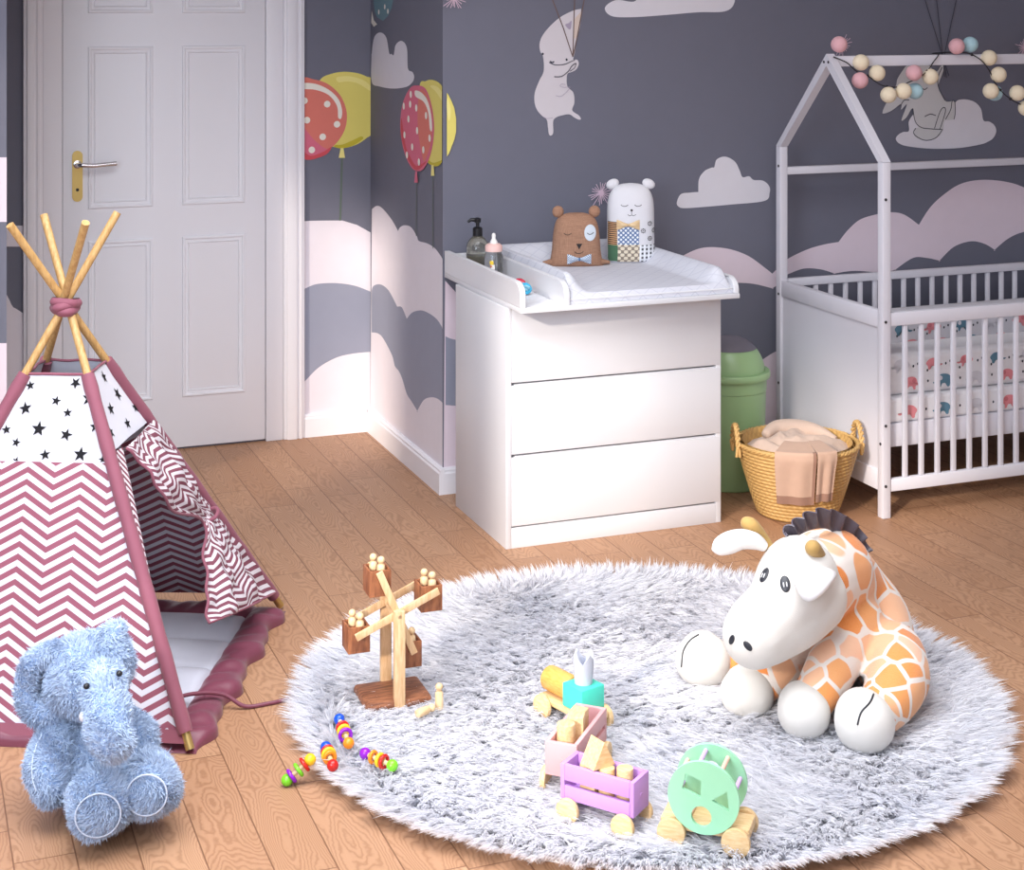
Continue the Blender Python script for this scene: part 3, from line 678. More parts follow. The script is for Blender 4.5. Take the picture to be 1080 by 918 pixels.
def dummy(label, rgb, rgb2, loc, rot):
    o = thing('pacifier', label, 'pacifier', loc, rot, 'pacifiers in the tray')
    M1 = plain('pacifier_'+label.split()[0], rgb, 0.25); M2 = plain('pacifier_knob_'+label.split()[0], rgb2, 0.3)
    tilt = Matrix.Translation((0, 0, 0.021)) @ Matrix.Rotation(math.radians(62), 4, 'X')
    mb = MB(); mb.ball((0, 0, 0), (0.024, 0.020, 0.005), M=tilt, n=24); mb.build('shield', M1, o, 60)
    mb = MB(); mb.torus((0, 0, 0.010), (0.4, 1, 0), 0.0105, 0.0028, M=tilt); mb.ball((0, 0, 0.006), (0.010, 0.010, 0.006), M=tilt, n=16); mb.build('ring', M2, o, 60)
    mb = MB(); mb.lathe([(0.006, -0.004), (0.005, -0.012), (0.0085, -0.020), (0.007, -0.027), (0.001, -0.030)], n=16, M=tilt); mb.build('teat', M_silic, o, 60)
dummy('turquoise baby pacifier lying at the front of the tray compartment', (60, 178, 218), (150, 215, 236), (1.868, 4.735, TZ+0.0155), 0.1)
dummy('red baby pacifier lying behind the turquoise one', (188, 40, 66), (206, 70, 90), (1.878, 4.815, TZ+0.0155), -0.5)

# ------------------------------------------------------------------ bear cushions
def dots_mat(name, bg, fg, pitch, r, soft=0.0008):
    t = NT(name); sp = t.n('ShaderNodeSeparateXYZ', t.coord('UV'))
    u = t.math('DIVIDE', sp.outputs[0], pitch); v = t.math('DIVIDE', sp.outputs[1], pitch*0.5)
    row = t.math('MODULO', t.math('FLOOR', v), 2.0); u2 = t.math('ADD', u, t.math('MULTIPLY', row, 0.5))
    fu = t.math('SUBTRACT', t.math('FRACT', u2), 0.5); fv = t.math('MULTIPLY', t.math('SUBTRACT', t.math('FRACT', v), 0.5), 0.5)
    d = t.math('SQRT', t.math('ADD', t.math('MULTIPLY', fu, fu), t.math('MULTIPLY', fv, fv)))
    k = t.n('ShaderNodeMapRange', d, r/pitch, r/pitch*1.15, 0.0, 1.0).outputs[0]
    t.base(t.mix(k, lin(fg), lin(bg))); t.set(Roughness=0.85); return t.m
def stripe_mat(name, a, b_, pitch, axis=1, duty=0.5):
    t = NT(name); sp = t.n('ShaderNodeSeparateXYZ', t.coord('UV'))
    f = t.math('FRACT', t.math('DIVIDE', sp.outputs[axis], pitch))
    t.base(t.mix(t.math('LESS_THAN', f, duty), lin(a), lin(b_))); t.set(Roughness=0.85); return t.m
def gingham_mat(name, a, b_, pitch):
    t = NT(name); sp = t.n('ShaderNodeSeparateXYZ', t.coord('UV'))
    u = t.math('LESS_THAN', t.math('FRACT', t.math('DIVIDE', sp.outputs[0], pitch)), 0.5); v = t.math('LESS_THAN', t.math('FRACT', t.math('DIVIDE', sp.outputs[1], pitch)), 0.5)
    k = t.math('ADD', t.math('MULTIPLY', t.math('MULTIPLY', u, v), 0.75), t.math('MULTIPLY', u, 0.2))
    t.base(t.mix(k, lin(b_), lin(a))); t.set(Roughness=0.85); return t.m
def linen(name, rgb):
    t = NT(name); co = t.coord('Object'); sp = t.n('ShaderNodeSeparateXYZ', co)
    a = t.noise(t.coord('Object', (500, 500, 30)), 1, 2); b_ = t.noise(t.coord('Object', (30, 30, 500)), 1, 2)
    s_ = t.math('ADD', t.math('MULTIPLY', a, 0.6), t.math('MULTIPLY', b_, 0.5))
    t.base(t.ramp(s_, [(0.38, lin([c*0.88 for c in rgb])), (0.72, lin([min(255, c*1.08) for c in rgb]))])); t.set(Roughness=0.9); t.bump(s_, 0.4, 0.0015); return t.m
M_linen = linen('brown_linen', (164, 124, 100)); M_linenw = fabric('white_cotton', (222, 221, 226), 0.85, 400, 0.2, 0.02)
M_ink2 = plain('black_stitching', (38, 32, 34), 0.7); M_felt = fabric('white_felt', (212, 220, 228))
M_bow1 = dots_mat('blue_print_bow', (92, 124, 164), (226, 232, 238), 0.008, 0.0022)
M_gold = plain('gold_satin', (220, 190, 146), 0.3)
M_pblue = dots_mat('blue_dotted_patch', (104, 126, 164), (236, 240, 244), 0.0165, 0.0036)
M_ptaupe = dots_mat('taupe_dotted_patch', (140, 126, 112), (226, 214, 192), 0.024, 0.0068)
M_pstripe = stripe_mat('striped_patch', (44, 38, 44), (214, 164, 118), 0.0072)
M_pgreen = fabric('green_patch', (70, 110, 82)); M_ping = gingham_mat('gingham_patch', (40, 42, 52), (236, 238, 242), 0.0155)
def sup(w, d, n, z, p=2.6):
    out = []
    for j in range(n):
        t = 2*PI*j/n; c, s_ = math.cos(t), math.sin(t)
        out.append((w*math.copysign(abs(c)**(2/p), c), d*math.copysign(abs(s_)**(2/p), s_), z))
    return out
class Bag:
    def __init__(s, prof, p=2.4): s.prof = prof; s.p = p      # (z, halfwidth, halfdepth)
    def wd(s, z):
        P = s.prof
        for i in range(len(P)-1):
            if z <= P[i+1][0]:
                t = (z-P[i][0])/(P[i+1][0]-P[i][0]); t = max(0, min(1, t)); return (P[i][1]+(P[i+1][1]-P[i][1])*t, P[i][2]+(P[i+1][2]-P[i][2])*t)
        return P[-1][1:]
    def front(s, x, z, off=0.0012):
        w, d = s.wd(z); k = min(0.999, abs(x)/w)
        return (x, -(d*(1-k**s.p)**(1/s.p))-off, z)
    def body(s, mb, n=56):
        q = cat_rom([tuple(p) for p in s.prof], 5)
        mb.loft([sup(p[1], p[2], n, p[0], s.p) for p in q])
        s.prof = [tuple(p) for p in q]
    def patch(s, mb, x0, x1, z0, z1, mi, off=0.0012):
        def fn(a, b):
            z = z0+(z1-z0)*b; w = s.wd(z)[0]*0.995
            return s.front(max(-w, min(w, x0+(x1-x0)*a)), z, off)
        mb.grid(fn, 16, 8, mi, lambda a, b: (x0+(x1-x0)*a, z0+(z1-z0)*b))
    def stroke(s, mb, pts, r, mi, off=0.0008):
        P = cat_rom([(p[0], p[1], 0) for p in pts], 6); mb.tube([s.front(p.x, p.y, off) for p in P], r, 6, mi)
    def fan(s, mb, c, rx, rz, mi, off=0.002, n=20):
        P = [s.front(c[0], c[1], off)]+[s.front(c[0]+rx*math.cos(2*PI*i/n), c[1]+rz*math.sin(2*PI*i/n), off) for i in range(n)]
        mb.add(P, [(0, 1+i, 1+(i+1) % n) for i in range(n)], mi)
def bowtie(mb, bag, c, w, h, mi, mk, ty=0.008):
    for sg in (-1, 1):
        pr = [(0.004*sg, 0.14), (w*0.35*sg, 0.32), (w*0.5*sg, 0.5)]
        def fn(a, b, sg=sg):
            x = sg*(0.002+(w/2-0.002)*a); hh = h*(0.16+0.34*sstep(0, 1, a)); z = (b-0.5)*2*hh*(1-0.12*a*(1-abs(2*b-1)))
            q = Vector(bag.front(c[0]+x, c[1]+z, 0.003)); q.y -= ty*math.sin(PI*min(1, a*1.05))*math.cos((b-0.5)*PI)*0.8+0.0015*math.sin(b*18)*a; return q
        mb.grid(fn, 10, 10, mi, lambda a, b: (a*w/2, b*h))
    q = bag.front(c[0], c[1], 0.006); mb.ball(q, (0.004, 0.005, h*0.16), mk, 12)
# brown bear
bz = TZ+0.0155+0.0305
bb_ = thing('bear_cushion', 'brown linen bear cushion with a white eye patch on the changing pad', 'cushion', (2.178, 5.050, bz), -0.30); bb_.scale = (0.92, 0.92, 0.94)
bg = Bag([(0.0, 0.101, 0.034), (0.012, 0.097, 0.044), (0.05, 0.090, 0.052), (0.10, 0.086, 0.054), (0.14, 0.080, 0.050), (0.165, 0.070, 0.040), (0.180, 0.052, 0.026), (0.187, 0.030, 0.012), (0.188, 0.008, 0.003)])
mb = MB(); bg.body(mb)
for sg in (-1, 1):   # pinched corners
    mb.loft([[(sg*(0.090+0.034*t)+0.0*j, 0.026*(1-0.75*t)*math.cos(2*PI*j/12), 0.0125+0.011*(1-0.5*t)*math.sin(2*PI*j/12)-0.004*t) for j in range(12)] for t in (0, 0.4, 0.8, 1.0)])
body = mb.build('cushion_body', M_linen, bb_, 60)
for sg in (-1, 1):
    mb = MB(); mb.ball((sg*0.067, 0.0, 0.192), (0.0215, 0.015, 0.0215), 0, 20); mb.build('ear', M_linen, bb_, 60)
mb = MB(); bg.fan(mb, (0.046, 0.122), 0.0225, 0.029, 0, 0.0025)
bg.stroke(mb, [(0.034, 0.122), (0.040, 0.1175), (0.047, 0.1165), (0.054, 0.119), (0.059, 0.123)], 0.0011, 1, 0.003); eye = mb.build('eye_patch', [M_felt, M_ink2], bb_, 50)
mb = MB()
bg.stroke(mb, [(-0.050, 0.121), (-0.043, 0.116), (-0.036, 0.115), (-0.029, 0.117), (-0.023, 0.122)], 0.001, 0)
mb.build('closed_eye', M_ink2, bb_, 0); mb = MB()
P = [bg.front(x, z, 0.0025) for x, z in ((-0.006, 0.084), (0.016, 0.084), (0.005, 0.064))]; mb.add(P+[Vector(p)+Vector((0, 0.003, 0)) for p in P], [(0, 2, 1), (0, 1, 4, 3), (1, 2, 5, 4), (2, 0, 3, 5)], 0)
mb.build('nose', M_ink2, bb_, 0); mb = MB()
bg.stroke(mb, [(-0.012, 0.056), (-0.004, 0.050), (0.005, 0.049), (0.014, 0.051), (0.021, 0.057)], 0.001, 0)
mb.build('mouth', M_ink2, bb_, 0)
mb = MB(); bowtie(mb, bg, (0.006, 0.028), 0.088, 0.036, 0, 0); mb.build('bow_tie', M_bow1, bb_, 50)
# white bear
wb = thing('bear_cushion', 'tall white bear cushion with patchwork belly and gold bow tie', 'cushion', (2.386, 5.062, bz), -0.30); wb.scale = (0.97, 0.97, 0.935)
wg = Bag([(0.0, 0.078, 0.036), (0.012, 0.084, 0.048), (0.06, 0.084, 0.056), (0.14, 0.083, 0.056), (0.20, 0.082, 0.052), (0.24, 0.076, 0.044), (0.268, 0.060, 0.032), (0.281, 0.038, 0.017), (0.286, 0.008, 0.004)])
mb = MB(); wg.body(mb)
wg.patch(mb, -0.083, -0.054, 0.066, 0.150, 3); wg.patch(mb, -0.083, -0.052, 0.006, 0.066, 4)
wg.patch(mb, -0.052, 0.022, 0.066, 0.142, 1, 0.0014); wg.patch(mb, -0.052, 0.024, 0.004, 0.068, 2, 0.0016); wg.patch(mb, 0.024, 0.083, 0.004, 0.066, 5, 0.0014)
for cx_, cz_ in ((0.037, 0.118), (0.062, 0.089), (0.078, 0.117), (0.062, 0.143)):
    for i in range(8):
        a = PI*i/4; wg.fan(mb, (cx_+0.007*math.cos(a), cz_+0.007*math.sin(a)), 0.0022, 0.0022, 6, 0.0018, 8)
    wg.fan(mb, (cx_, cz_), 0.002, 0.002, 6, 0.0018, 8)
mb.loft([[(0.070+0.050*t, 0.020*(1-0.7*t)*math.cos(2*PI*j/12), 0.013+0.011*(1-0.5*t)*math.sin(2*PI*j/12)-0.004*t) for j in range(12)] for t in (0, 0.4, 0.8, 1.0)], 5)
mb.build('cushion_body', [M_linenw, M_pblue, M_ptaupe, M_pstripe, M_pgreen, M_ping, M_ink2], wb, 60)
for sg in (-1, 1):
    mb = MB(); mb.ball((sg*0.064, 0.0, 0.283), (0.024, 0.012, 0.018), 0, 20, rot=(0, sg*0.5, 0)); mb.build('ear', M_linenw, wb, 60)
mb = MB()
for sg in (-1, 1):
    mb = MB(); c = sg*0.024-0.004; wg.stroke(mb, [(c-0.013, 0.212), (c-0.006, 0.2075), (c+0.004, 0.2075), (c+0.012, 0.212)], 0.0010, 0); mb.build('closed_eye', M_ink2, wb, 0)
mb = MB()
wg.fan(mb, (-0.004, 0.193), 0.0045, 0.004, 0, 0.0018, 10)
wg.stroke(mb, [(-0.004, 0.192), (-0.004, 0.176)], 0.0008, 0); wg.stroke(mb, [(-0.018, 0.178), (-0.011, 0.173), (-0.004, 0.176), (0.003, 0.173), (0.011, 0.178)], 0.0008, 0)
mb.build('nose_and_mouth', M_ink2, wb, 0)
mb = MB(); bowtie(mb, wg, (-0.016, 0.140), 0.080, 0.036, 0, 0); mb.build('bow_tie', M_gold, wb, 50)

# ------------------------------------------------------------------ bin
M_green = plain('green_plastic', (156, 190, 138), 0.32, 0.015, 5); M_greylid = plain('grey_lid', (110, 106, 116), 0.5)
M_groove = plain('bin_groove', (96, 128, 84), 0.5)
bn = thing('waste_bin', 'tall green bin with a domed grey flap lid beside the dresser', 'bin', (2.735, 4.998, 0))
mb = MB(); mb.lathe([(0.112, 0.0), (0.116, 0.004), (0.1245, 0.33)], n=56); mb.build('bin_body', M_green, bn, 40)
mb = MB(); mb.lathe([(0.1245, 0.3305), (0.1262, 0.332), (0.1268, 0.372), (0.137, 0.374), (0.139, 0.378), (0.139, 0.392), (0.136, 0.397), (0.122, 0.397), (0.120, 0.393)], n=56); mb.build('collar', M_green, bn, 40)
pr = [(0.120*math.cos(t), 0.393+0.118*math.sin(t)) for t in [PI/2*i/14 for i in range(15)]]
pr[-1] = (0.001, pr[-1][1])
mb = MB(); mb.lathe(pr, n=56); ld = mb.build('dome_lid', M_green, bn, 60)
pr = [(0.1212*math.cos(t), 0.393+0.1198*math.sin(t)) for t in [0.72+(PI/2-0.72)*i/12 for i in range(13)]]
pr[-1] = (0.001, pr[-1][1])
mb = MB(); mb.lathe(pr, n=56)
mb.build('swing_flap', M_greylid, ld, 60, label='grey swing flap')

# ------------------------------------------------------------------ wicker basket with laundry
def wicker():
    t = NT('wicker'); co = t.coord('UV'); sp = t.n('ShaderNodeSeparateXYZ', co)
    f = t.math('SINE', t.math('ADD', t.math('MULTIPLY', sp.outputs[0], 300.0), t.math('MULTIPLY', t.math('FLOOR', t.math('MULTIPLY', sp.outputs[1], 1.0)), 2.4)))
    ns = t.noise(t.coord('Object'), 60, 3); n2 = t.noise(t.coord('Object'), 9, 2)
    c = t.mix(n2, lin((208, 168, 104)), lin((180, 134, 72))); c = t.mix(t.math('MULTIPLY', t.math('ADD', f, 1.0), 0.2), c, lin((150, 104, 46)))
    t.base(t.mix(t.math('MULTIPLY', ns, 0.4), c, lin((236, 204, 140)))); t.set(Roughness=0.6); t.bump(f, 0.4, 0.002); return t.m
M_wick = wicker()
bk = thing('wicker_basket', 'yellow woven basket with two loop handles before the crib end', 'basket', (2.785, 4.636, 0))
RB, RT, HB = 0.125, 0.198, 0.228
mb = MB(); rows = 19; n = 72; rings = []; uvs = []
for i in range(rows*5+1):
    q = i/(rows*5); z = 0.002+HB*q; r = RB+(RT-RB)*(q**0.85); r += 0.0038*abs(math.sin(PI*q*rows))
    rings.append([(r*math.cos(2*PI*j/n), r*math.sin(2*PI*j/n), z) for j in range(n+1)]); uvs += [(j/n, q*rows) for j in range(n+1)]
vs = [p for r in rings for p in r]; k = n+1
mb.add(vs, [(i*k+j, i*k+j+1, (i+1)*k+j+1, (i+1)*k+j) for i in range(len(rings)-1) for j in range(n)], 0, None, uvs)
ins = [[(p[0]*(1-0.012/RB), p[1]*(1-0.012/RB), p[2]+0.006) for p in rings[i]] for i in range(0, len(rings), 5)]
vs = [p for r in ins for p in r]
mb.add(vs, [((i+1)*k+j, (i+1)*k+j+1, i*k+j+1, i*k+j) for i in range(len(ins)-1) for j in range(n)], 0, None, [(j/n, i) for i in range(len(ins)) for j in range(n+1)])
mb.add([(0.12*math.cos(2*PI*j/n), 0.12*math.sin(2*PI*j/n), 0.008) for j in range(n)], [tuple(range(n))])
mb.build('basket_body', M_wick, bk, 80)
mb = MB()
for h in range(3):
    mb.tube([((RT-0.002+0.0045*math.cos(2*PI*j/90*22+h*2.1))*math.cos(2*PI*j/90), (RT-0.002+0.0045*math.cos(2*PI*j/90*22+h*2.1))*math.sin(2*PI*j/90), HB+0.002+0.0045*math.sin(2*PI*j/90*22+h*2.1)) for j in range(90)], 0.0045, 6, 0, False, True)
mb.build('rim', M_wick, bk, 80)
for sg, an in ((-1, 2.85), (1, -0.25)):
    mb = MB()
    for h in range(2):
        P = []
        for j in range(41):
            t = PI*1.0*j/40; lat = 0.046*math.cos(t); up = 0.072*math.sin(t)-0.012+(-0.02 if j in (0, 40) else 0)
            tw = 0.0055; ph = j*0.9+h*PI
            r_ = RT+0.006+tw*math.cos(ph); P.append((r_*math.cos(an)-lat*math.sin(an), r_*math.sin(an)+lat*math.cos(an), HB+up+tw*math.sin(ph)*0.6))
        mb.tube(P, 0.005, 8)
    mb.build('handle', M_wick, bk, 80)
M_blank = fabric('beige_blanket', (192, 169, 154), 0.9, 500, 0.25); M_hem = fabric('taupe_hem', (140, 106, 90), 0.9, 500, 0.25)
M_cloth = fabric('tan_cloth', (182, 151, 132), 0.9, 500, 0.25)
def heap(a, b):
    th = 2*PI*a; r = 0.180*b; x, y = r*math.cos(th), r*math.sin(th)
    z = 0.028*(1-(r/0.185)**2)
    u = x*0.9+y*0.3; v = y*0.9-x*0.35
    z += 0.020*math.exp(-((v-0.045+0.25*u*u)/0.026)**2)*(1 if u > -0.14 else 0.3)
    z += 0.016*math.exp(-((v+0.020+0.4*u)/0.022)**2)*sstep(-0.12, 0.0, u)
    z -= 0.022*math.exp(-((u+0.075+0.5*v)/0.018)**2)
    z += 0.020*math.exp(-((u+0.12+0.2*v)/0.03)**2)
    z += 0.016*(0.5-abs(noise.noise((u*13+3.1, v*17, 0.3))))+0.007*(0.4-abs(noise.noise((u*34, v*30+2, 1.3))))
    z += 0.010*math.exp(-((u-0.11)/0.04)**2-((v-0.02)/0.05)**2)
    return (x, y, HB-0.008+z*(1-0.25*b**4)-0.012*b**6)
bl = MB(); bl.grid(heap, 96, 40); bl.grid(lambda a, b: (0.180*math.cos(2*PI*a)*(1-0.15*b), 0.180*math.sin(2*PI*a)*(1-0.15*b), heap(a, 1)[2]-0.05*b), 96, 4)
bl.add(*(lambda P: (P, [tuple(range(len(P)))]))([(0.153*math.cos(2*PI*j/96), 0.153*math.sin(2*PI*j/96), heap(j/96, 1)[2]-0.05) for j in range(96)]))
# rolled fold along the back
P = cat_rom([(-0.075, 0.075, HB+0.030), (-0.02, 0.100, HB+0.040), (0.05, 0.085, HB+0.038), (0.105, 0.045, HB+0.030), (0.14, -0.01, HB+0.012)], 6)
bl.tube(P, [0.012+0.016*math.sin(PI*min(1, (i+1)/len(P)*1.02)) for i in range(len(P))], 16)
o = bl.build('blanket', M_blank, None, 80); o.location = (bk.location.x, bk.location.y, -0.016); tag(o, 'crumpled beige blanket heaped inside the wicker basket', 'blanket')
# cloth hanging over the front of the rim
def hang(aw0, aw1, ln, off, nm, label, hemw, dx):
    cl = MB()
    r0 = RT+0.010+off
    def fn(a, b):
        an = aw0+(aw1-aw0)*a; s_ = -0.10+(ln+0.10)*b
        rip = 0.004*math.sin(a*11+1)*sstep(0, 0.08, s_)
        if s_ < 0: r = r0+s_*0.9; z = HB+0.0175+off-0.0*s_+0.012*sstep(0, 0.1, -s_)
        else:
            q = min(1, s_/0.03); z = HB+0.0175+off-max(0, s_-0.006); r = r0+0.004*math.sin(q*PI/2)+rip-0.18*max(0, s_-0.03)
        return (r*math.cos(an), r*math.sin(an), z)
    nv = 40; cl.grid(fn, 24, nv, 0, None, 0.0035)
    for i, f in enumerate(cl.f):
        zz = min(cl.v[j][2] for j in f); 
        ii = i % (24*nv) if i < 2*24*nv else -1
        if ii >= 0 and (ii//24 >= nv-4): cl.m[i] = 1
        if ii >= 0 and hemw and (ii % 24) >= 22 and ii//24 > 12: cl.m[i] = 1
    o = cl.build(nm, [M_cloth, M_hem], None, 70); o.location = bk.location; tag(o, label, 'cloth', None)
hang(-2.44, -1.82, 0.172, 0.0, 'muslin_cloth', 'tan cloth with dark hem hanging over the basket rim', True, 0)
hang(-1.81, -1.50, 0.165, 0.004, 'muslin_cloth', 'narrow tan cloth hanging beside the wider cloth at its right', False, 0)

# ------------------------------------------------------------------ house-frame crib
M_crib = plain('crib_white', (214, 212, 220), 0.5, 0.015, 10); M_bolt = plain('bolt_dark', (48, 44, 50), 0.5)
CX0, CX1, CY0, CY1 = 3.002, 4.30, 4.468, 5.112
PW = 0.031; EV = 1.150; AP = 1.492; YM = (CY0+CY1+PW)/2
cr = thing('crib', 'white slatted house-frame crib with a pitched roof frame against the mural wall', 'crib', (3.6, 4.8, 0))
T = L(cr)
def bolt(mb, x, y, z, ax): 
    d = Vector(ax)*0.002; p = Vector((x, y, z)); mb.cyl(p-d*0.5, p+d, 0.0048, 12, 1, 0, T)
for cx_ in (CX0, CX1-PW):
    for cy_ in (CY0, CY1):
        mb = MB(); h = EV
        mb.bb((cx_, cy_, 0), (cx_+PW, cy_+PW, h), 0, 0.003, T)
        if cy_ == CY0:
            for z in (0.635, 0.30, 0.105, EV-0.12): bolt(mb, cx_+PW*0.35, cy_, z, (0, -1, 0))
            for z in (0.24, ): bolt(mb, cx_, cy_+PW*0.4, z, (-1, 0, 0))
        else:
            for z in (EV-0.07, 0.62, 0.30): bolt(mb, cx_, cy_+PW*0.35, z, (-1, 0, 0))
        mb.build('post', [M_crib, M_bolt], cr, 30)
    for sg in (-1, 1):   # roof rafters
        y0 = CY0 if sg < 0 else CY1+PW
        pts = [(y0, EV+0.0005), (y0-sg*PW, EV+0.0005), (YM+(0.0004*sg), AP-0.042), (YM+0.0004*sg, AP), ]
        if sg > 0: pts = pts[::-1]
        Mx = T @ Matrix(((0, 0, 1, 0), (1, 0, 0, 0), (0, 1, 0, 0), (0, 0, 0, 1)))
        mb = MB(); mb.prism(pts, cx_, cx_+PW, 0, Mx); 
        bolt(mb, cx_, YM+sg*0.014, AP-0.028, (-1, 0, 0))
        o = mb.build('rafter', [M_crib, M_bolt], cr, 30)
mb = MB(); mb.bb((CX0+PW, YM-0.018, AP-0.044), (CX1-PW, YM+0.018, AP-0.008), 0, 0.003, T); mb.build('ridge_beam', M_crib, cr, 30)
mb = MB(); mb.bb((CX0+PW, CY1+0.002, 1.048), (CX1-PW, CY1+0.029, 1.075), 0, 0.003, T); mb.build('back_beam', M_crib, cr, 30)
# end panels
for cx_ in (CX0, CX1-PW):
    mb = MB(); mb.bb((cx_+0.010, CY0+PW, 0.150), (cx_+0.022, CY1, 0.612), 0, 0, T); mb.build('end_panel', M_crib, cr, 30)
    mb = MB(); mb.bb((cx_+0.003, CY0+PW, 0.6122), (cx_+0.028, CY1, 0.668), 0, 0.003, T); mb.build('end_rail', M_crib, cr, 30)
    mb = MB(); mb.bb((cx_+0.003, CY0+PW, 0.085), (cx_+0.028, CY1, 0.1498), 0, 0.003, T); mb.build('end_rail', M_crib, cr, 30)
# slatted sides
for y, zt, th in ((CY0+0.004, 0.662, 0.022), (CY1+0.005, 0.672, 0.022)):
    hi = 0.043 if y < 4.8 else 0.028
    mb = MB(); mb.bb((CX0+PW, y, zt-hi), (CX1-PW, y+th, zt), 0, 0.003, T); mb.build('side_rail', M_crib, cr, 30)
    mb = MB(); mb.bb((CX0+PW, y, 0.084), (CX1-PW, y+th, 0.124), 0, 0.003, T); mb.build('side_rail', M_crib, cr, 30)
    n = 19
    for i in range(n):
        x = 3.096+0.0628*i
        if x > CX1-PW-0.02: continue
        mb = MB(); mb.box((x, y+th/2, (0.124+zt-hi)/2), (0.017, 0.013, zt-hi-0.124-0.0004), 0, 0.003, T); mb.build('bar', M_crib, cr, 30)
mb = MB(); mb.bb((CX0+PW, CY0+0.036, 0.218), (CX1-PW, CY1, 0.293), 0, 0.003, T); mb.build('mattress_base', M_crib, cr, 30)

# bedding printed with small elephants
def sheet(name, rgb): return fabric(name, rgb, 0.9, 400, 0.2, 0.03)
M_sheet = sheet('white_printed_sheet', (228, 226, 229)); M_bump = sheet('grey_printed_sheet', (206, 204, 210))
M_epk = fabric('print_pink', (226, 140, 146)); M_etl = fabric('print_teal', (92, 132, 152)); M_egr = fabric('print_grey', (208, 206, 212)); M_edk = fabric('print_dark', (60, 62, 74)); M_epk2 = fabric('print_dark_pink', (206, 116, 124))
BED = [M_sheet, M_epk, M_etl, M_egr, M_edk, M_epk2]
EL = cat_rom([(-1.0, 0.15, 0), (-0.9, 0.45, 0), (-0.55, 0.78, 0), (-0.1, 0.9, 0), (0.35, 0.86, 0), (0.62, 0.62, 0), (0.72, 0.3, 0), (0.78, 0.02, 0), (0.98, -0.06, 0), (1.22, 0.02, 0), (1.15, -0.14, 0), (0.9, -0.22, 0), (0.66, -0.12, 0), (0.52, -0.3, 0), (0.52, -0.62, 0), (0.30, -0.62, 0), (0.24, -0.25, 0), (-0.38, -0.25, 0), (-0.42, -0.62, 0), (-0.70, -0.62, 0), (-0.78, -0.2, 0)], 3, True)
def prints(mb, x0, x1, z0, z1, pf, seed, big=0.036, pat=(1, 1, 2, 3, 1, 2)):
    """little printed elephants between scattered dots; pf(x,z) gives the point on the cloth"""
    r = random.Random(seed); row = 0; z = z0+big*0.5
    while z+big*0.62 < z1:
        x = x0+big*(0.8 if row % 2 else 1.7); k = row*2
        while x < x1-big*0.6:
            f = r.choice((-1, 1)); s_ = big*r.uniform(0.75, 0.95)
            P = [(x+f*s_*q.x*0.85, z+s_*q.y*0.7) for q in EL]
            P = [(min(max(a, x0+0.001), x1-0.001), min(max(b, z0+0.001), z1-0.001)) for a, b in P]
            c = [Vector(pf(a, b)) for a, b in P]; ctr = Vector(pf(min(max(x, x0), x1), min(max(z+0.1*s_, z0), z1)))
            mi = pat[k % len(pat)]; k += 1
            n = len(c); mb.add([ctr]+c, [(0, 1+i, 1+(i+1) % n) for i in range(n)], mi)
            if mi != 3 and z+0.5*s_ < z1:
                e = [Vector(pf(min(max(x+f*s_*(0.30+0.2*math.cos(t)), x0), x1), min(z+s_*(0.30+0.2*math.sin(t)), z1)))+Vector((0, -0.0006, 0)) for t in [2*PI*j/10 for j in range(10)]]
                mb.add(e, [tuple(range(10))], 4 if False else (5 if mi == 1 else 3 if mi == 2 else 4))
            for dx, dz in ((1.5, 0.15), (1.45, 0.95), (0.2, 1.35)):
                qx, qz = x+big*dx, z+big*dz
                if x0+0.004 < qx < x1-0.004 and z0+0.004 < qz < z1-0.004:
                    e = [Vector(pf(qx+0.0038*math.cos(t), qz+0.0048*math.sin(t))) for t in [2*PI*j/7 for j in range(7)]]; mb.add(e, [tuple(range(7))], 4)
            x += big*2.9
        z += big*1.35; row += 1
def box_cushion(name, lo, hi, mats, bev, seed, cat, label, big, pat):
    c = [(a+b)/2 for a, b in zip(lo, hi)]; o = thing(name, label, cat, (c[0], c[1], lo[2])); T = L(o)
    mb = MB(); mb.box(c, [b-a for a, b in zip(lo, hi)], 0, bev, T, None, 5)
    prints(mb, lo[0]+bev*0.7, hi[0]-0.01, lo[2]+bev*0.5, hi[2]-bev*0.5, lambda x, z: tuple(T @ Vector((x, lo[1]-0.0012+(bev*(1-math.sqrt(max(0, 1-(max(0, lo[2]+bev-z, z-hi[2]+bev)/bev)**2)))), z))), seed, big, pat)
    # top face prints
    return o, mb
m1, mm = box_cushion('crib_mattress', (3.04, 4.508, 0.2945), (4.25, 5.105, 0.375), BED, 0.012, 3, 'mattress', 'crib mattress in a white sheet printed with pink and teal elephants', 0.046, (1, 2, 3, 1))
mm.build('fitted_sheet', BED, m1, 50)
BD2 = [M_sheet, M_epk, M_etl, M_egr, M_edk, M_epk2]
m2, mm = box_cushion('folded_quilt', (3.062, 4.53, 0.3765), (4.2, 4.70, 0.515), BD2, 0.022, 5, 'quilt', 'folded white quilt printed with elephants standing behind the crib bars', 0.044, (1, 2, 3, 1, 1, 2, 3))
mm.build('quilt_cover', BD2, m2, 50)
mb = MB(); T = L(m2); M_pipe = fabric('cream_piping', (226, 210, 184))
mb.tube([T @ Vector(p) for p in ((3.0615, 4.548, 0.385), (3.0615, 4.548, 0.508), (3.0615, 4.69, 0.508))], 0.004, 8); mb.build('piping', M_pipe, m2, 60)
BD3 = [M_bump, M_epk, M_etl, M_egr, M_edk, M_epk2]
m3, mm = box_cushion('crib_bumper', (3.036, 5.045, 0.3765), (4.25, 5.100, 0.545), BD3, 0.016, 9, 'bumper', 'pale grey padded bumper printed with elephants along the back of the crib', 0.045, (1, 2, 3, 1, 1, 2))
mm.build('bumper_cover', BD3, m3, 50)

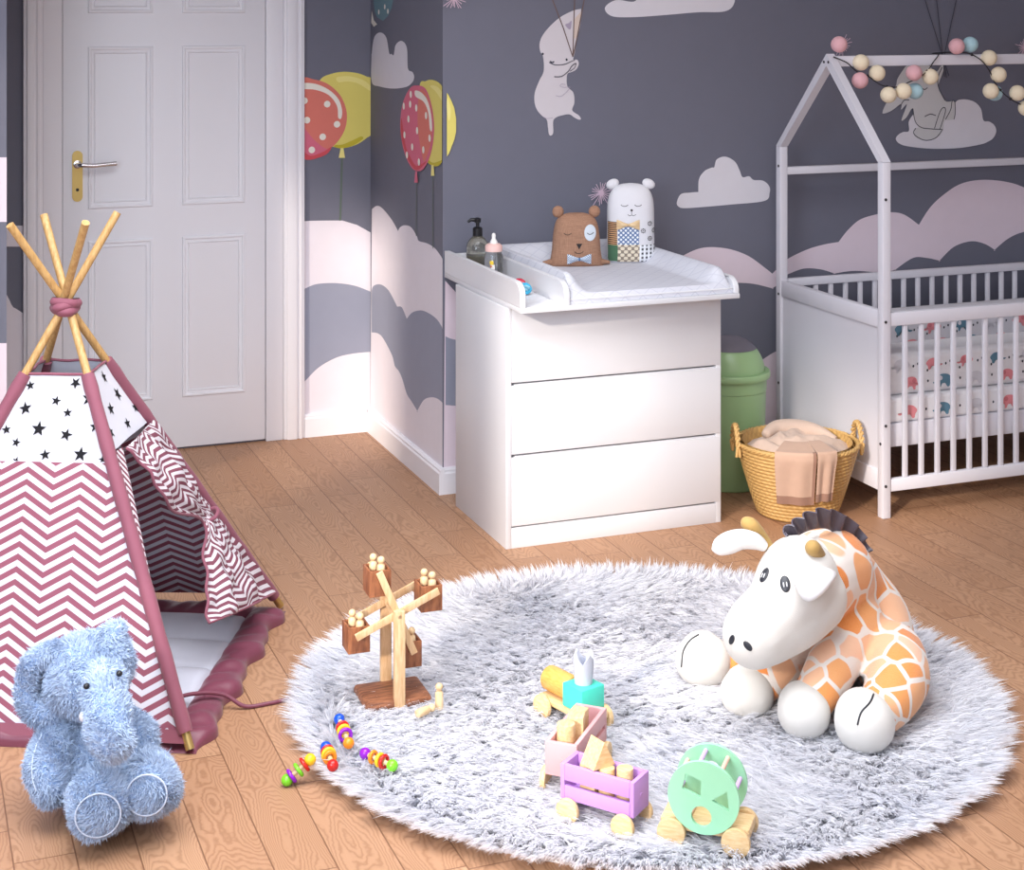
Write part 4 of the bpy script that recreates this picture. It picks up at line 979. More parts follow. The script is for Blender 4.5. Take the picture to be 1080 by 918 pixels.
# ------------------------------------------------------------------ ball garland
gl = thing('ball_garland', 'string of pastel cotton balls draped over the ridge of the crib', 'garland', (3.30, YM, AP))
T = L(gl)
M_bcream = plain('cotton_cream', (238, 224, 196), 0.9, 0.05, 160, 0.4, 380); M_bpink = plain('cotton_pink', (226, 176, 182), 0.9, 0.06, 160, 0.4, 380); M_bblue = plain('cotton_blue', (176, 212, 222), 0.9, 0.05, 160, 0.4, 380)
M_wire = plain('black_cable', (26, 24, 28), 0.5)
def dY(u, v, y): pass
GB = [((3.046,4.795,1.524), 'p'), ((3.120,4.775,1.462), 'c'), ((3.110,4.765,1.401), 'p'), ((3.182,4.770,1.425), 'c'), ((3.221,4.760,1.350), 'c'), ((3.279,4.755,1.362), 'c'), ((3.350,4.790,1.359), 'b'), ((3.325,4.760,1.424), 'p'), ((3.399,4.770,1.409), 'c'),
      ((3.513,4.775,1.514), 'p'), ((3.588,4.800,1.519), 'b'), ((3.650,4.775,1.472), 'c'), ((3.683,4.765,1.412), 'c'), ((3.646,4.760,1.355), 'c'), ((3.686,4.790,1.346), 'b'), ((3.760,4.760,1.346), 'c'), ((3.802,4.765,1.291), 'c')]
path = [(3.017,4.785,1.482), (3.064,4.775,1.462), (3.099,4.772,1.433), (3.142,4.768,1.416), (3.197,4.764,1.383), (3.256,4.760,1.376), (3.303,4.762,1.391), (3.347,4.764,1.407), (3.385,4.768,1.429), (3.414,4.775,1.458), (3.445,4.785,1.487), (0, 0, 0),
        (3.501,4.786,1.493), (3.557,4.775,1.490), (3.611,4.772,1.466), (3.646,4.770,1.429), (3.671,4.766,1.381), (3.703,4.765,1.347), (3.752,4.765,1.316), (3.814,4.765,1.298), (3.918,4.765,1.309)]
p990, p1004 = path[10], path[12]
path[11] = ((p990[0]+p1004[0])/2, 4.86, AP-0.005)
P = cat_rom([T @ Vector(p) for p in path], 6)
mb = MB(); mb.tube(P, 0.0022, 6)
for q in (P[18], P[26], P[42], P[48], P[80], P[100], P[106]): mb.ball(q, 0.0055, 0, 10)
mb.build('cable', M_wire, gl, 60)
for p, c in GB:
    mb = MB(); mb.ball(T @ Vector(p), 0.0282, 0, 26)
    mb.build('cotton_ball', {'p': M_bpink, 'c': M_bcream, 'b': M_bblue}[c], gl, 80, label={'p': 'pink cotton ball', 'c': 'cream cotton ball', 'b': 'pale blue cotton ball'}[c])

# ------------------------------------------------------------------ play tent
def chevron_mat(name, rgb, white, per=0.131, step=0.0278, amp=0.038, duty=0.5):
    t = NT(name); sp = t.n('ShaderNodeSeparateXYZ', t.coord('UV'))
    tri = t.math('PINGPONG', sp.outputs[0], per/2)
    h = t.math('ADD', sp.outputs[1], t.math('MULTIPLY', tri, amp/(per/2)))
    f = t.math('FRACT', t.math('DIVIDE', h, step)); k = t.math('LESS_THAN', f, duty)
    t.base(t.mix(k, lin(white), lin(rgb))); t.set(Roughness=0.85)
    t.bump(t.noise(t.coord('Object'), 900, 2), 0.15, 0.001); return t.m
MAUVE = (140, 78, 95)
M_chev = chevron_mat('mauve_chevron_cloth', (146, 82, 100), (214, 214, 225))
M_chevf = chevron_mat('mauve_chevron_flap', (122, 66, 82), (214, 208, 214), 0.085, 0.026, 0.022)
M_star = plain('black_star_print', (14, 13, 20), 0.9); M_tentw = fabric('white_star_cloth', (216, 216, 226), 0.85, 700, 0.15, 0.02)
M_mauve = fabric('mauve_cloth', MAUVE, 0.7, 500, 0.2, 0.05)
M_pole = wood('tent_pole_wood', (182, 140, 84), (208, 170, 114), (50, 50, 6), 0.5, 3); M_brassend = NT('brass_ferrule').set(Base_Color=lin((200, 172, 110)), Metallic=0.7, Roughness=0.35).m
FR = Vector((0.633,3.611,0.000)); BR = Vector((1.020,4.399,0.000)); FR.z = BR.z = 0
ee = BR-FR; nn = Vector((-ee.y, ee.x, 0))
FL = FR+nn*0.985; BL = BR+nn*0.985
CEN = (FR+BL)/2
AX = Vector((0.408,4.055,0.925))
AX = Vector((CEN.x*0.35+AX.x*0.65, CEN.y*0.35+AX.y*0.65, AX.z))
AX = Vector((0.412,4.096,0.911))
tp = thing('play_tent', 'mauve and white teepee play tent with black stars and chevrons beside the door', 'tent', (CEN.x, CEN.y, 0))
T = L(tp)
tops = {}
for nm, ft, off, ex in (('FR', FR, (0.010, -0.012), 0.245), ('BR', BR, (0.012, 0.010), 0.245), ('FL', FL, (-0.012, -0.008), 0.255), ('BL', BL, (-0.010, 0.014), 0.255)):
    a = AX+Vector((off[0], off[1], 0)); d = (a-ft); tops[nm] = (ft, a, d)
    mb = MB(); st = ft+d*(0.0118); mb.tube([T @ (ft+d*0.01), T @ (ft+d*0.05)], 0.0102, 12, 1); mb.tube([T @ (ft+d*0.0501), T @ (a+d*ex)], 0.0098, 14, 0)
    mb.build('pole', [M_pole, M_brassend], tp, 40)
def on(nm, t): f, a, d = tops[nm]; return f+d*t
TS = 0.845; TB = 0.045
for nm in ('FR', 'BR', 'FL', 'BL'):
    mb = MB(); P = [on(nm, TB+(TS-TB)*i/24) for i in range(25)]
    mb.tube([T @ p for p in P], [0.0165+0.0008*math.sin(i*1.7)+0.0006*math.sin(i*3.1) for i in range(25)], 14)
    mb.build('pole_sleeve', M_mauve, tp, 60)
def star(c, r, rot, n=5):
    return [(c[0]+(r if i % 2 == 0 else r*0.40)*math.sin(rot+PI*i/n), c[1]+(r if i % 2 == 0 else r*0.40)*math.cos(rot+PI*i/n)) for i in range(2*n)]
def panel(name, A, B, lo, hi, mats, sag=0.012, out=1, stars=None, split=None, nu=40, nv=50, mk=None):
    """A,B pole names left and right seen from outside; lo..hi along the poles"""
    u = (tops[B][0]-tops[A][0]).normalized()
    cN = (tops[B][0]-tops[A][0]).cross(tops[A][2]).normalized()
    if (tops[A][0]-CEN).dot(cN) < 0: cN = -cN
    def pt(a, b, off=0.0):
        t = lo+(hi-lo)*b; p = on(A, t).lerp(on(B, t), a)
        s_ = sag*4*a*(1-a)*math.sin(PI*min(1, b*0.9+0.1))
        return p-cN*(s_-off)+cN*0.003*math.sin(a*9+b*5)*a*(1-a)*4
    O = on(A, lo).lerp(on(B, lo), 0.5); up = (on(A, hi).lerp(on(B, hi), 0.5)-O); upl = up.length; up.normalize()
    def uvf(a, b): p = pt(a, b); return ((p-O).dot(u)+5.0, (p-O).dot(up)+5.0)
    mb = MB()
    sp_ = split if split is not None else 0
    if sp_ > 0: mb.grid(lambda a, b: T @ pt(a, b*sp_), nu, int(nv*sp_), 0, lambda a, b: uvf(a, b*sp_))
    if sp_ < 1: mb.grid(lambda a, b: T @ pt(a, sp_+(1-sp_)*b), nu, int(nv*(1-sp_))+1, 1, lambda a, b: uvf(a, sp_+(1-sp_)*b))
    if stars:
        def loc(x, y):   # metres across and up the panel -> point on the cloth
            b = y/upl; t = lo+(hi-lo)*b; w = (on(B, t)-on(A, t)).length; a = 0.5+x/w; return a, b
        for (x, y, r, ro) in stars:
            P = []
            for q in star((x, y), r, ro):
                a, b = loc(*q); a = min(max(a, 0.0), 1.0); b = min(max(b, sp_+0.002), 1.0); P.append(pt(a, b, 0.0016))
            a, b = loc(x, y)
            if not (0 < a < 1): continue
            c = pt(min(max(a, 0), 1), min(max(b, sp_+0.002), 1), 0.0016); n = len(P)
            mb.add([T @ c]+[T @ p for p in P], [(0, 1+i, 1+(i+1) % n) for i in range(n)], 2)
    o = mb.build(name, mats, tp, 60)
    mb = MB(); mb.tube([T @ pt(i/20, 1.0, 0.001) for i in range(21)], 0.0035, 8); mb.build('top_binding', M_mauve, tp, 60)
    if mk: 
        mb = MB(); mb.grid(lambda a, b: T @ (pt(a, 0.026*b-0.01*(1-b), 0.007)), 30, 1); mb.build('hem', M_mauve, tp, 60)
    return pt
SPL = 0.742
UPL = (on('FL', TS).lerp(on('FR', TS), 0.5)-on('FL', 0.03).lerp(on('FR', 0.03), 0.5)).length
ST = []
r = random.Random(4)
rows_ = [(0.055, 0.0), (0.105, 0.5), (0.145, 0.1), (0.195, 0.6), (0.245, 0.2), (0.29, 0.7), (0.33, 0.25)]
zs = UPL*SPL
ST = [(-0.059, 0.762, 0.0125, -0.20), (0.009, 0.727, 0.0125, 0.20), (0.089, 0.733, 0.0185, 0.10), (0.050, 0.769, 0.0148, 3.14), (0.040, 0.700, 0.0118, -0.10), (-0.063, 0.708, 0.0168, -0.20), (-0.023, 0.661, 0.0195, 0.05), (0.044, 0.649, 0.0160, 0.25), (0.113, 0.669, 0.0148, -0.10), (-0.074, 0.629, 0.0118, 0.20), (0.145, 0.638, 0.0118, 0.20), (0.001, 0.602, 0.0140, -0.20), (0.085, 0.605, 0.0185, 0.05), (-0.102, 0.658, 0.0120, -0.20), (-0.068, 0.586, 0.0112, 0.3), (0.142, 0.594, 0.0110, -0.20), (-0.125, 0.61, 0.0150, 0.1)]
MT = [M_chev, M_tentw, M_star]
panel('front_panel', 'FL', 'FR', 0.03, TS, MT, 0.008, 1, ST, SPL, mk=True)
panel('left_panel', 'BL', 'FL', 0.03, TS, MT, 0.010, 1, ST, SPL)
panel('back_panel', 'BR', 'BL', 0.05, TS, MT, 0.010, 1, ST, SPL-0.03)
LO_ = 0.655
UP2 = (on('FR', TS).lerp(on('BR', TS), 0.5)-on('FR', LO_).lerp(on('BR', LO_), 0.5)).length
panel('door_panel', 'FR', 'BR', LO_, TS, MT, 0.006, 1, [(0.02, 0.16, 0.018, 0.2), (0.055, 0.105, 0.02, -0.3), (-0.02, 0.085, 0.017, 0.3), (-0.06, 0.15, 0.016, 0), (0.115, 0.05, 0.016, 0.3), (0.03, 0.03, 0.015, 0.2), (-0.09, 0.04, 0.017, 0.1), (0.07, 0.19, 0.016, 0.5)], 0, mk=False)
# tied back door flaps: lines from the seam gather at the tie and fan out below it
SEAM = lambda s: on('FR', LO_).lerp(on('BR', LO_), s)
dn = (tops['BR'][0]-tops['FR'][0]).cross(tops['FR'][2]).normalized()
if (tops['FR'][0]-CEN).dot(dn) < 0: dn = -dn
def span(t, s): return on('FR', t).lerp(on('BR', t), s)
def st_curve(pts):
    q = cat_rom([(p[0], p[1], 0) for p in pts], 12)
    def f(b):
        x = b*(len(q)-1); i = min(int(x), len(q)-2); return q[i].lerp(q[i+1], x-i)
    return f
FREE = st_curve([(0.22, 0.645), (0.315, 0.585), (0.355, 0.525), (0.47, 0.448), (0.78, 0.362), (0.60, 0.310), (0.50, 0.252), (0.42, 0.205), (0.386, 0.170)])
POLE = st_curve([(0.965, 0.652), (0.97, 0.575), (0.965, 0.505), (0.95, 0.430), (0.93, 0.362), (0.955, 0.290), (0.965, 0.215), (0.968, 0.140), (0.965, 0.062)])
def flapR():
    def fn(a, b):
        f, p = FREE(b), POLE(b); q = f.lerp(p, a)
        up = b < 0.5
        k = math.sin(PI*min(1, b*2)) if up else math.sin(PI*min(1, (b-0.5)*1.25))
        wv = math.sin(a*15+5*b)*0.010*k+math.sin(a*31+2-9*b)*0.005*k+math.sin(b*46+a*6)*0.0035
        out = 0.014+0.030*k*math.sin(PI*min(1, a+0.12))*(1 if up else 0.8)
        sg = 0.012*math.sin(a*9)*(1-b)*math.sin(PI*min(1, b*1.8))
        return span(q.y-sg*0.3, q.x)+dn*(out+wv)
    mb = MB(); mb.grid(lambda a, b: T @ fn(a, b), 60, 100, 0, lambda a, b: (a*0.42+0.02*math.sin(b*7), 0.74*(1-b)+0.03*math.sin(a*8+b*5)), 0.0025)
    o = mb.build('door_flap', M_chevf, tp, 70)
    mb = MB(); mb.tube([T @ (fn(0, i/60)+dn*0.001) for i in range(61)], 0.004, 8); mb.tube([T @ (fn(i/30, 1)+dn*0.001) for i in range(31)], 0.003, 8); mb.build('flap_binding', M_mauve, o, 60)
    mb = MB(); mb.torus(T @ (span(0.36, 0.865)+dn*0.022), tops['BR'][2], 0.020, 0.0055, 24, 8); mb.build('tie_band', M_mauve, o, 60)
flapR()
def flapL():
    def fn(a, b):
        t = LO_-0.004-(LO_-0.30)*b; w = 0.19*(1-b)**1.2+0.012
        return T @ (span(t, 0.012+w*a)+dn*(0.004+0.006*math.sin(a*9+b*4)*a))
    mb = MB(); mb.grid(fn, 20, 40, 0, lambda a, b: (a*0.15, 0.5*(1-b)+a*0.1), 0.0025); mb.build('door_flap', M_chevf, tp, 70)
flapL()
# band knotted round the crossing
mb = MB()
kd = Vector((0, 0, 1))
for h, (dz, rr, ph) in enumerate(((0.004, 0.030, 0.0), (0.011, 0.031, 2.0), (0.018, 0.029, 4.0))):
    n = 48
    ring = []
    for j in range(9):
        z = dz-0.009+0.022*j/8; bulge = 0.006*math.sin(PI*j/8)
        ring.append([tuple(T @ (AX+Vector(((rr+bulge+0.003*math.sin(3*t+ph))*math.cos(t), (rr+bulge+0.003*math.sin(3*t+ph))*math.sin(t), z+0.005*math.sin(t+ph))))) for t in [2*PI*i/n for i in range(n)]])
    mb.loft(ring, 0, None, False)
mb.build('knotted_band', M_mauve, tp, 60)

# ------------------------------------------------------------------ padded mat in the tent
A0 = Vector((0.653,3.608,0.000)); B0 = Vector((1.021,4.368,0.000)); A0.z = B0.z = 0
me_ = (B0-A0); ml = me_.length; me_.normalize(); mn = Vector((-me_.y, me_.x, 0))
mt = thing('tent_mat', 'padded tent mat with grey quilted middle and puffy mauve border under the teepee', 'mat', (A0.x, A0.y, 0))
T = L(mt); MW = 0.93; BW = 0.088
M_matg = fabric('grey_quilted_satin', (196, 197, 210), 0.5, 300, 0.15, 0.03); M_matm = fabric('plum_satin_border', (118, 58, 76), 0.38, 260, 0.15, 0.06)
def mp(x, y, z): return T @ (A0+me_*x+mn*y+Vector((0, 0, z)))
# x runs along the open side, y into the tent
def tube_strip(name, x0, x1, y0, y1, along):
    n = 90; m = 16
    def fn(a, b):
        ln_ = a
        th = PI*b
        cc = (1-math.cos(th))/2; hh = 0.034*math.sin(th)**0.6*min(1, 14*min(a, 1-a)+0.02)
        wob = 0.30*math.sin(a*41+math.sin(a*13)*1.5)*math.sin(th)+0.16*math.sin(a*89+cc*5)*math.sin(th)
        hh = max(0.0, hh*(1+0.55*wob)); 
        ed = 0.010*math.sin(a*23+2)+0.006*math.sin(a*47)
        if along == 'x': return mp(x0+(x1-x0)*a, y0+(y1-y0)*cc+(ed if cc < 0.5 else 0)*(1 if True else 0), 0.0006+hh)
        return mp(x0+(x1-x0)*cc, y0+(y1-y0)*a, 0.0006+hh)
    mb.grid(fn, n, m)
mb = MB()
tube_strip('', -0.005, ml+0.005, 0.0, BW, 'x'); tube_strip('', -0.005, ml+0.005, MW-BW, MW, 'x')
tube_strip('', -0.005, 0.085, BW*0.6, MW-BW*0.6, 'y'); tube_strip('', ml-0.10, ml+0.005, BW*0.6, MW-BW*0.6, 'y')
mb.build('border', M_matm, mt, 80, label='plum gathered border')
mb = MB()
def quilt(a, b):
    x = 0.07+(ml-0.155)*a; y = BW*0.85+(MW-1.7*BW)*b
    fx = abs(math.sin(PI*a*4)); fy = abs(math.sin(PI*b*2))
    return mp(x, y, 0.004+0.040*(fx**0.45)*(0.75+0.25*fy**0.5)*min(1, fy*6+0.25))
mb.grid(quilt, 90, 80); mb.build('quilted_centre', M_matg, mt, 80, label='grey quilted centre')
mb = MB(); P = cat_rom([mp(0.12, 0.30, 0.05), mp(0.10, 0.22, 0.052), mp(0.13, 0.14, 0.052), mp(0.19, 0.07, 0.050), mp(0.225, 0.01, 0.036), mp(0.23, -0.04, 0.008), mp(0.255, -0.09, 0.005), mp(0.285, -0.135, 0.005)], 8)
mb.tube(P, 0.005, 8); P = cat_rom([mp(0.04, 0.15, 0.052), mp(0.09, 0.145, 0.052), mp(0.15, 0.10, 0.052), mp(0.16, 0.15, 0.056), mp(0.14, 0.2, 0.056)], 8); mb.tube(P, 0.0045, 8)
mb.build('tie_cord', M_matm, mt, 80)

# ------------------------------------------------------------------ shag rug
RC = (1.690, 3.507); RR = 0.800
def rug():
    t = NT('shag_pile'); ns = t.noise(t.coord(), 5, 2); n2 = t.noise(t.coord(), 120, 1)
    c = t.mix(ns, lin((240, 240, 245)), lin((246, 245, 246))); c = t.mix(t.math('MULTIPLY', n2, 0.25), c, lin((228, 231, 241)))
    df = t.n('ShaderNodeBsdfDiffuse'); t.put(df.inputs['Color'], c); tl = t.n('ShaderNodeBsdfTranslucent'); t.put(tl.inputs['Color'], c)
    g_ = t.n('ShaderNodeNewGeometry').outputs['Normal']
    ms = t.n('ShaderNodeMixShader', 0.5, df.outputs[0], tl.outputs[0]); t.t.links.new(ms.outputs[0], t.t.nodes['Material Output'].inputs['Surface'])
    Mb = plain('rug_backing', (240, 240, 246), 0.9)
    mb = MB(); mb.lathe([(RR*0.2, 0), (RR*0.97, 0), (RR*0.97+0.004, 0.004), (RR*0.97, 0.008), (RR*0.2, 0.009)], n=96); base = mb.mesh('rug_base', [Mb])
    n = 21000
    a = rs.uniform(0, 2*PI, n); r = np.sqrt(rs.uniform(0, 1, n))*RR
    X, Y = r*np.cos(a), r*np.sin(a)
    flow = np.arctan2(-0.93, -0.36)+0.9*np.sin(X*5.1+1.3*np.sin(Y*4))+0.8*np.sin(Y*6.3+2.0+X*2)+rs.normal(0, 0.55, n)
    edge = np.clip((r-RR*0.90)/(RR*0.08), 0, 1)
    hx, hy = np.cos(flow), np.sin(flow)
    hx = hx*(1-edge)+np.cos(a)*edge; hy = hy*(1-edge)+np.sin(a)*edge
    Lc = rs.uniform(0.050, 0.074, n); k = 15
    P = np.repeat(np.stack([X, Y, np.full(n, 0.010)], 1), k, 0); tip = np.repeat(np.stack([hx, hy], 1), k, 0); LL = np.repeat(Lc, k)*rs.uniform(0.75, 1.08, n*k)
    off = rs.normal(0, 0.0048, (n*k, 2)); P[:, :2] += off
    D = np.stack([tip[:, 0]*0.62-off[:, 0]*26, tip[:, 1]*0.62-off[:, 1]*26, np.full(n*k, 0.72)], 1)+rs.normal(0, 0.05, (n*k, 3))
    D[:, 2] = np.abs(D[:, 2])
    bend = np.stack([tip[:, 0]*0.30+off[:, 0]*18, tip[:, 1]*0.30+off[:, 1]*18, np.full(n*k, -0.30)], 1)
    V, q, t3 = strand_arrays(P, D, LL, rs.uniform(0.0020, 0.0036, n*k), bend)
    V[:, 2] = np.maximum(V[:, 2], 0.002)
    me = strands_mesh('shag_rug', base, V, q, t3, [Mb, t.m], 1); bpy.data.meshes.remove(base)
    o = bpy.data.objects.new('shag_rug', me); COL.objects.link(o); o.location = (RC[0], RC[1], 0.0008)
    tag(o, 'large round white shaggy rug on the wooden floor', 'rug')
rug()
RZ = 0.022     # where things come to rest in the pile

# ------------------------------------------------------------------ toy ferris wheel
M_pine = wood('pale_pine', (206, 164, 118), (230, 196, 154), (40, 40, 6), 0.55, 3)
M_walnut = wood('dark_walnut', (96, 56, 38), (158, 102, 70), (6, 40, 40), 0.5, 4)
M_peg = wood('peg_wood', (218, 184, 138), (236, 208, 166), (20, 20, 5), 0.45, 3)
e0 = Vector((1.035,3.614,0.050)); e1 = Vector((1.188,3.611,0.050)); FA = math.atan2(e1.y-e0.y, e1.x-e0.x)
fc = Vector((1.111,3.663,0.050))
fw_ = thing('toy_ferris_wheel', 'wooden toy ferris wheel with dark hanging boxes at the rug edge', 'toy', (fc.x, fc.y, RZ), FA)
mb = MB(); mb.box((0, 0, 0.018), (0.158, 0.125, 0.024), 0, 0.009); mb.build('base', M_walnut, fw_, 40)
HZ = 0.222
for y in (-0.058, 0.058):
    mb = MB(); mb.bb((-0.0125, y-0.008, 0.008), (0.0125, y+0.008, HZ+0.012), 0, 0.001); mb.build('post', M_pine, fw_, 30)
mb = MB(); mb.cyl((0, -0.066, HZ), (0, 0.066, HZ), 0.005, 14); mb.build('axle', M_pine, fw_, 40)
A1, A2 = math.radians(23), math.radians(113); AL = 0.108
for y in (-0.0425, 0.0425):
    for k, an in enumerate((A1, A2)):
        mb = MB(); mb.box((0, y+(0.0036 if k else -0.0036)*(1 if y < 0 else -1), HZ), (2*AL, 0.007, 0.0165), 0, 0.001, None, (0, -an, 0)); mb.build('arm', M_pine, fw_, 30)
M_box = wood('box_walnut', (112, 64, 40), (166, 106, 70), (30, 30, 6), 0.45, 3)
BOX = []
for an in (A1, A1+PI, A2, A2+PI):
    ex, ez = (AL-0.013)*math.cos(an), HZ+(AL-0.013)*math.sin(an)
    W2, D2, H2 = 0.026, 0.030, 0.060; zt = ez+0.012; th = 0.005
    mb = MB()
    mb.bb((ex-W2, -D2, zt-H2), (ex+W2, D2, zt-H2+th), 0, 0.0008)
    mb.bb((ex-W2, -D2, zt-H2+th), (ex+W2, -D2+th, zt), 0, 0.0008); mb.bb((ex-W2, D2-th, zt-H2+th), (ex+W2, D2, zt), 0, 0.0008)
    mb.bb((ex-W2, -D2+th, zt-H2+th), (ex-W2+th, D2-th, zt), 0, 0.0008); mb.bb((ex+W2-th, -D2+th, zt-H2+th), (ex+W2, D2-th, zt), 0, 0.0008)
    mb.cyl((ex, -0.040, ez), (ex, -D2, ez), 0.0028, 8); mb.cyl((ex, 0.040, ez), (ex, D2, ez), 0.0028, 8)
    mb.bb((ex-W2+th, -D2+th, zt-0.012), (ex+W2-th, D2-th, zt-0.0095), 0)
    mb.build('gondola', M_box, fw_, 30, label='dark walnut hanging box'); BOX.append((ex, zt-0.0093))
FM = Matrix.Translation(fw_.location) @ Matrix.Rotation(FA, 4, 'Z')
def peg(label, loc, rot=(0, 0, 0), h=0.034, group='peg dolls of the toy ferris wheel'):
    o = thing('peg_doll', label, 'peg doll', loc, 0, group); o.rotation_euler = rot
    mb = MB(); mb.lathe([(0.0075, 0), (0.0092, 0.001), (0.0098, 0.006), (0.0092, h-0.006), (0.006, h-0.001), (0.004, h)], n=20); mb.build('peg_body', M_peg, o, 50)
    mb = MB(); mb.ball((0, 0, h+0.0075), 0.0088, 0, 18); mb.build('peg_head', M_peg, o, 80)
    return o
pn = ('right', 'left', 'top', 'bottom')
for (ex, z), nm in zip(BOX, pn):
    for dx, dy, wh in ((0.006, -0.013, 'front'), (-0.006, 0.012, 'rear')):
        peg('pale wooden peg doll at the %s of the %s box of the toy wheel' % (wh, {'right': 'right hand', 'left': 'left hand', 'top': 'topmost', 'bottom': 'lowest'}[nm]), FM @ Vector((ex+dx, dy, z+0.0002)), (0, 0, 0), 0.021)
p0 = Vector((1.189,3.551,0.030))
peg('pale wooden peg doll standing on the rug beside the toy ferris wheel', (p0.x, p0.y, RZ+0.016), (0, 0, 0), 0.044, 'peg dolls on the rug')
pa = Vector((1.124,3.514,0.040)); pb = Vector((1.167,3.534,0.040)); dd = (pb-pa).normalized()
peg('pale wooden peg doll lying on its side on the rug', (pa.x, pa.y, RZ+0.030), dd.to_track_quat('Z', 'Y').to_euler(), 0.038, 'peg dolls on the rug')

# ------------------------------------------------------------------ rattles
def gloss(name, rgb): return plain(name, rgb, 0.18, 0.01, 5)
GC = dict(blue=gloss('gloss_blue', (24, 78, 196)), red=gloss('gloss_red', (200, 36, 30)), yellow=gloss('gloss_yellow', (246, 196, 40)), orange=gloss('gloss_orange', (240, 140, 30)), purple=gloss('gloss_purple', (140, 30, 190)), green=gloss('gloss_green', (120, 206, 44)))
def rattle(label, a, b, ca, cb, rings):
    a = Vector(a); b = Vector(b); c = (a+b)/2; o = thing('toy_rattle', label, 'rattle', c, 0, 'wooden rattles at the rug edge')
    d = (b-a); Ln = d.length; d.normalize(); R_ = d.to_track_quat('Z', 'Y').to_matrix().to_4x4()
    mb = MB(); mb.cyl((0, 0, -Ln/2), (0, 0, Ln/2), 0.0048, 14, M=R_); mb.build('rod', M_peg, o, 50)
    if ca: mb = MB(); mb.ball((0, 0, -Ln/2), 0.0125, 0, 24, M=R_); mb.build('end_ball', GC[ca], o, 80, label=ca+' end ball')
    mb = MB(); mb.ball((0, 0, Ln/2), 0.0125, 0, 24, M=R_); mb.build('end_ball', GC[cb], o, 80, label=cb+' end ball')
    for t, c_, rr in rings:
        mb = MB(); mb.torus((0, 0, -Ln/2+Ln*t), (0.08, 0.05, 1), rr, 0.0042, M=R_); mb.build('ring', GC[c_], o, 80, label=c_+' ring')
zr = 0.047
rattle('wooden rattle with blue and orange ends, farthest of the four on the rug', (0.954,3.555,0.050), (0.942,3.433,0.050), 'blue', 'orange', [(0.36, 'red', 0.0115), (0.50, 'yellow', 0.0115), (0.68, 'purple', 0.0125)])
rattle('wooden rattle with blue and red ends on the rug', (0.891,3.431,0.050), (0.883,3.344,0.050), 'blue', 'red', [(0.26, 'red', 0.0115), (0.42, 'yellow', 0.0125), (0.58, 'orange', 0.0115)])
rattle('wooden rattle with purple and green ends on the rug', (0.962,3.372,0.050), (1.000,3.298,0.050), 'purple', 'green', [(0.30, 'orange', 0.0105), (0.55, 'yellow', 0.0115), (0.70, 'red', 0.012)])
rattle('wooden rattle with purple and green rings lying half off the rug', (0.845,3.387,0.050), (0.796,3.391,0.013), 'yellow', 'green', [(0.24, 'red', 0.0125), (0.50, 'green', 0.0125), (0.80, 'purple', 0.0125)])

# ------------------------------------------------------------------ wooden train
M_ptrain = plain('wagon_pink_paint', (214, 162, 164), 0.5, 0.02); M_lil = plain('wagon_lilac_paint', (190, 142, 214), 0.5, 0.02)
M_mint = plain('mint_paint', (160, 222, 182), 0.5, 0.015); M_teal2 = plain('teal_block_paint', (70, 206, 184), 0.45, 0.015); M_crown = plain('pale_grey_paint', (190, 194, 208), 0.5, 0.02)
M_blk = wood('toy_block_wood', (212, 176, 124), (230, 200, 154), (14, 60, 60), 0.5, 3); M_hon = wood('honey_wood', (206, 150, 70), (226, 176, 96), (14, 60, 60), 0.45, 3)
def wheels(o, L_, W_, r, zc, mats=None, dx=0.75):
    for sx in (-1, 1):
        for sy in (-1, 1):
            mb = MB(); mb.cyl((sx*L_*dx/2, sy*(W_/2+0.001), zc), (sx*L_*dx/2, sy*(W_/2+0.013), zc), r, 36, 0, 0.002); mb.build('wheel', M_blk, o, 40)
def wagon(label, c, ang, L_, W_, z0, z1, paint, wr):
    o = thing('toy_wagon', label, 'toy train', (c[0], c[1], RZ), ang); z0 -= RZ; z1 -= RZ; th = 0.009; h = z1-z0
    mb = MB(); mb.bb((-L_/2+th, -W_/2+th, z0+0.002), (L_/2-th, W_/2-th, z0+0.010)); mb.build('wagon_floor', paint, o, 30)
    for s_ in (-1, 1):
        mb = MB(); mb.bb((s_*L_/2-(th if s_ > 0 else 0), -W_/2+0.0002, z0), (s_*L_/2+(0 if s_ > 0 else th), W_/2-0.0002, z1), 0, 0.0012)
        mb.cyl((s_*(L_/2-0.001), 0, z0+h*0.5), (s_*(L_/2+0.0008), 0, z0+h*0.5), 0.004, 14); mb.build('end_board', paint, o, 30)
        for a, b in ((z0, z0+h*0.40), (z0+h*0.54, z1)):
            mb = MB(); y = s_*W_/2; mb.bb((-L_/2+th+0.0002, min(y, y-s_*th), a), (L_/2-th-0.0002, max(y, y-s_*th), b), 0, 0.0012); mb.build('side_slat', paint, o, 30)
    wheels(o, L_, W_, wr, wr+0.001)
    return o, z0+0.0102
q0, q1, q2 = Vector((1.263,3.013,0.135)), Vector((1.363,2.882,0.135)), Vector((1.418,2.919,0.135))
ang = math.atan2(q1.y-q0.y, q1.x-q0.x); L_ = (q1-q0).length; W_ = 0.066
pw, zf = wagon('lilac toy wagon of slats loaded with wooden blocks', (q0.lerp(q2, 0.5)), ang, L_, W_, 0.066, 0.135, M_lil, 0.0245)
PM = Matrix.Translation(pw.location) @ Matrix.Rotation(ang, 4, 'Z')
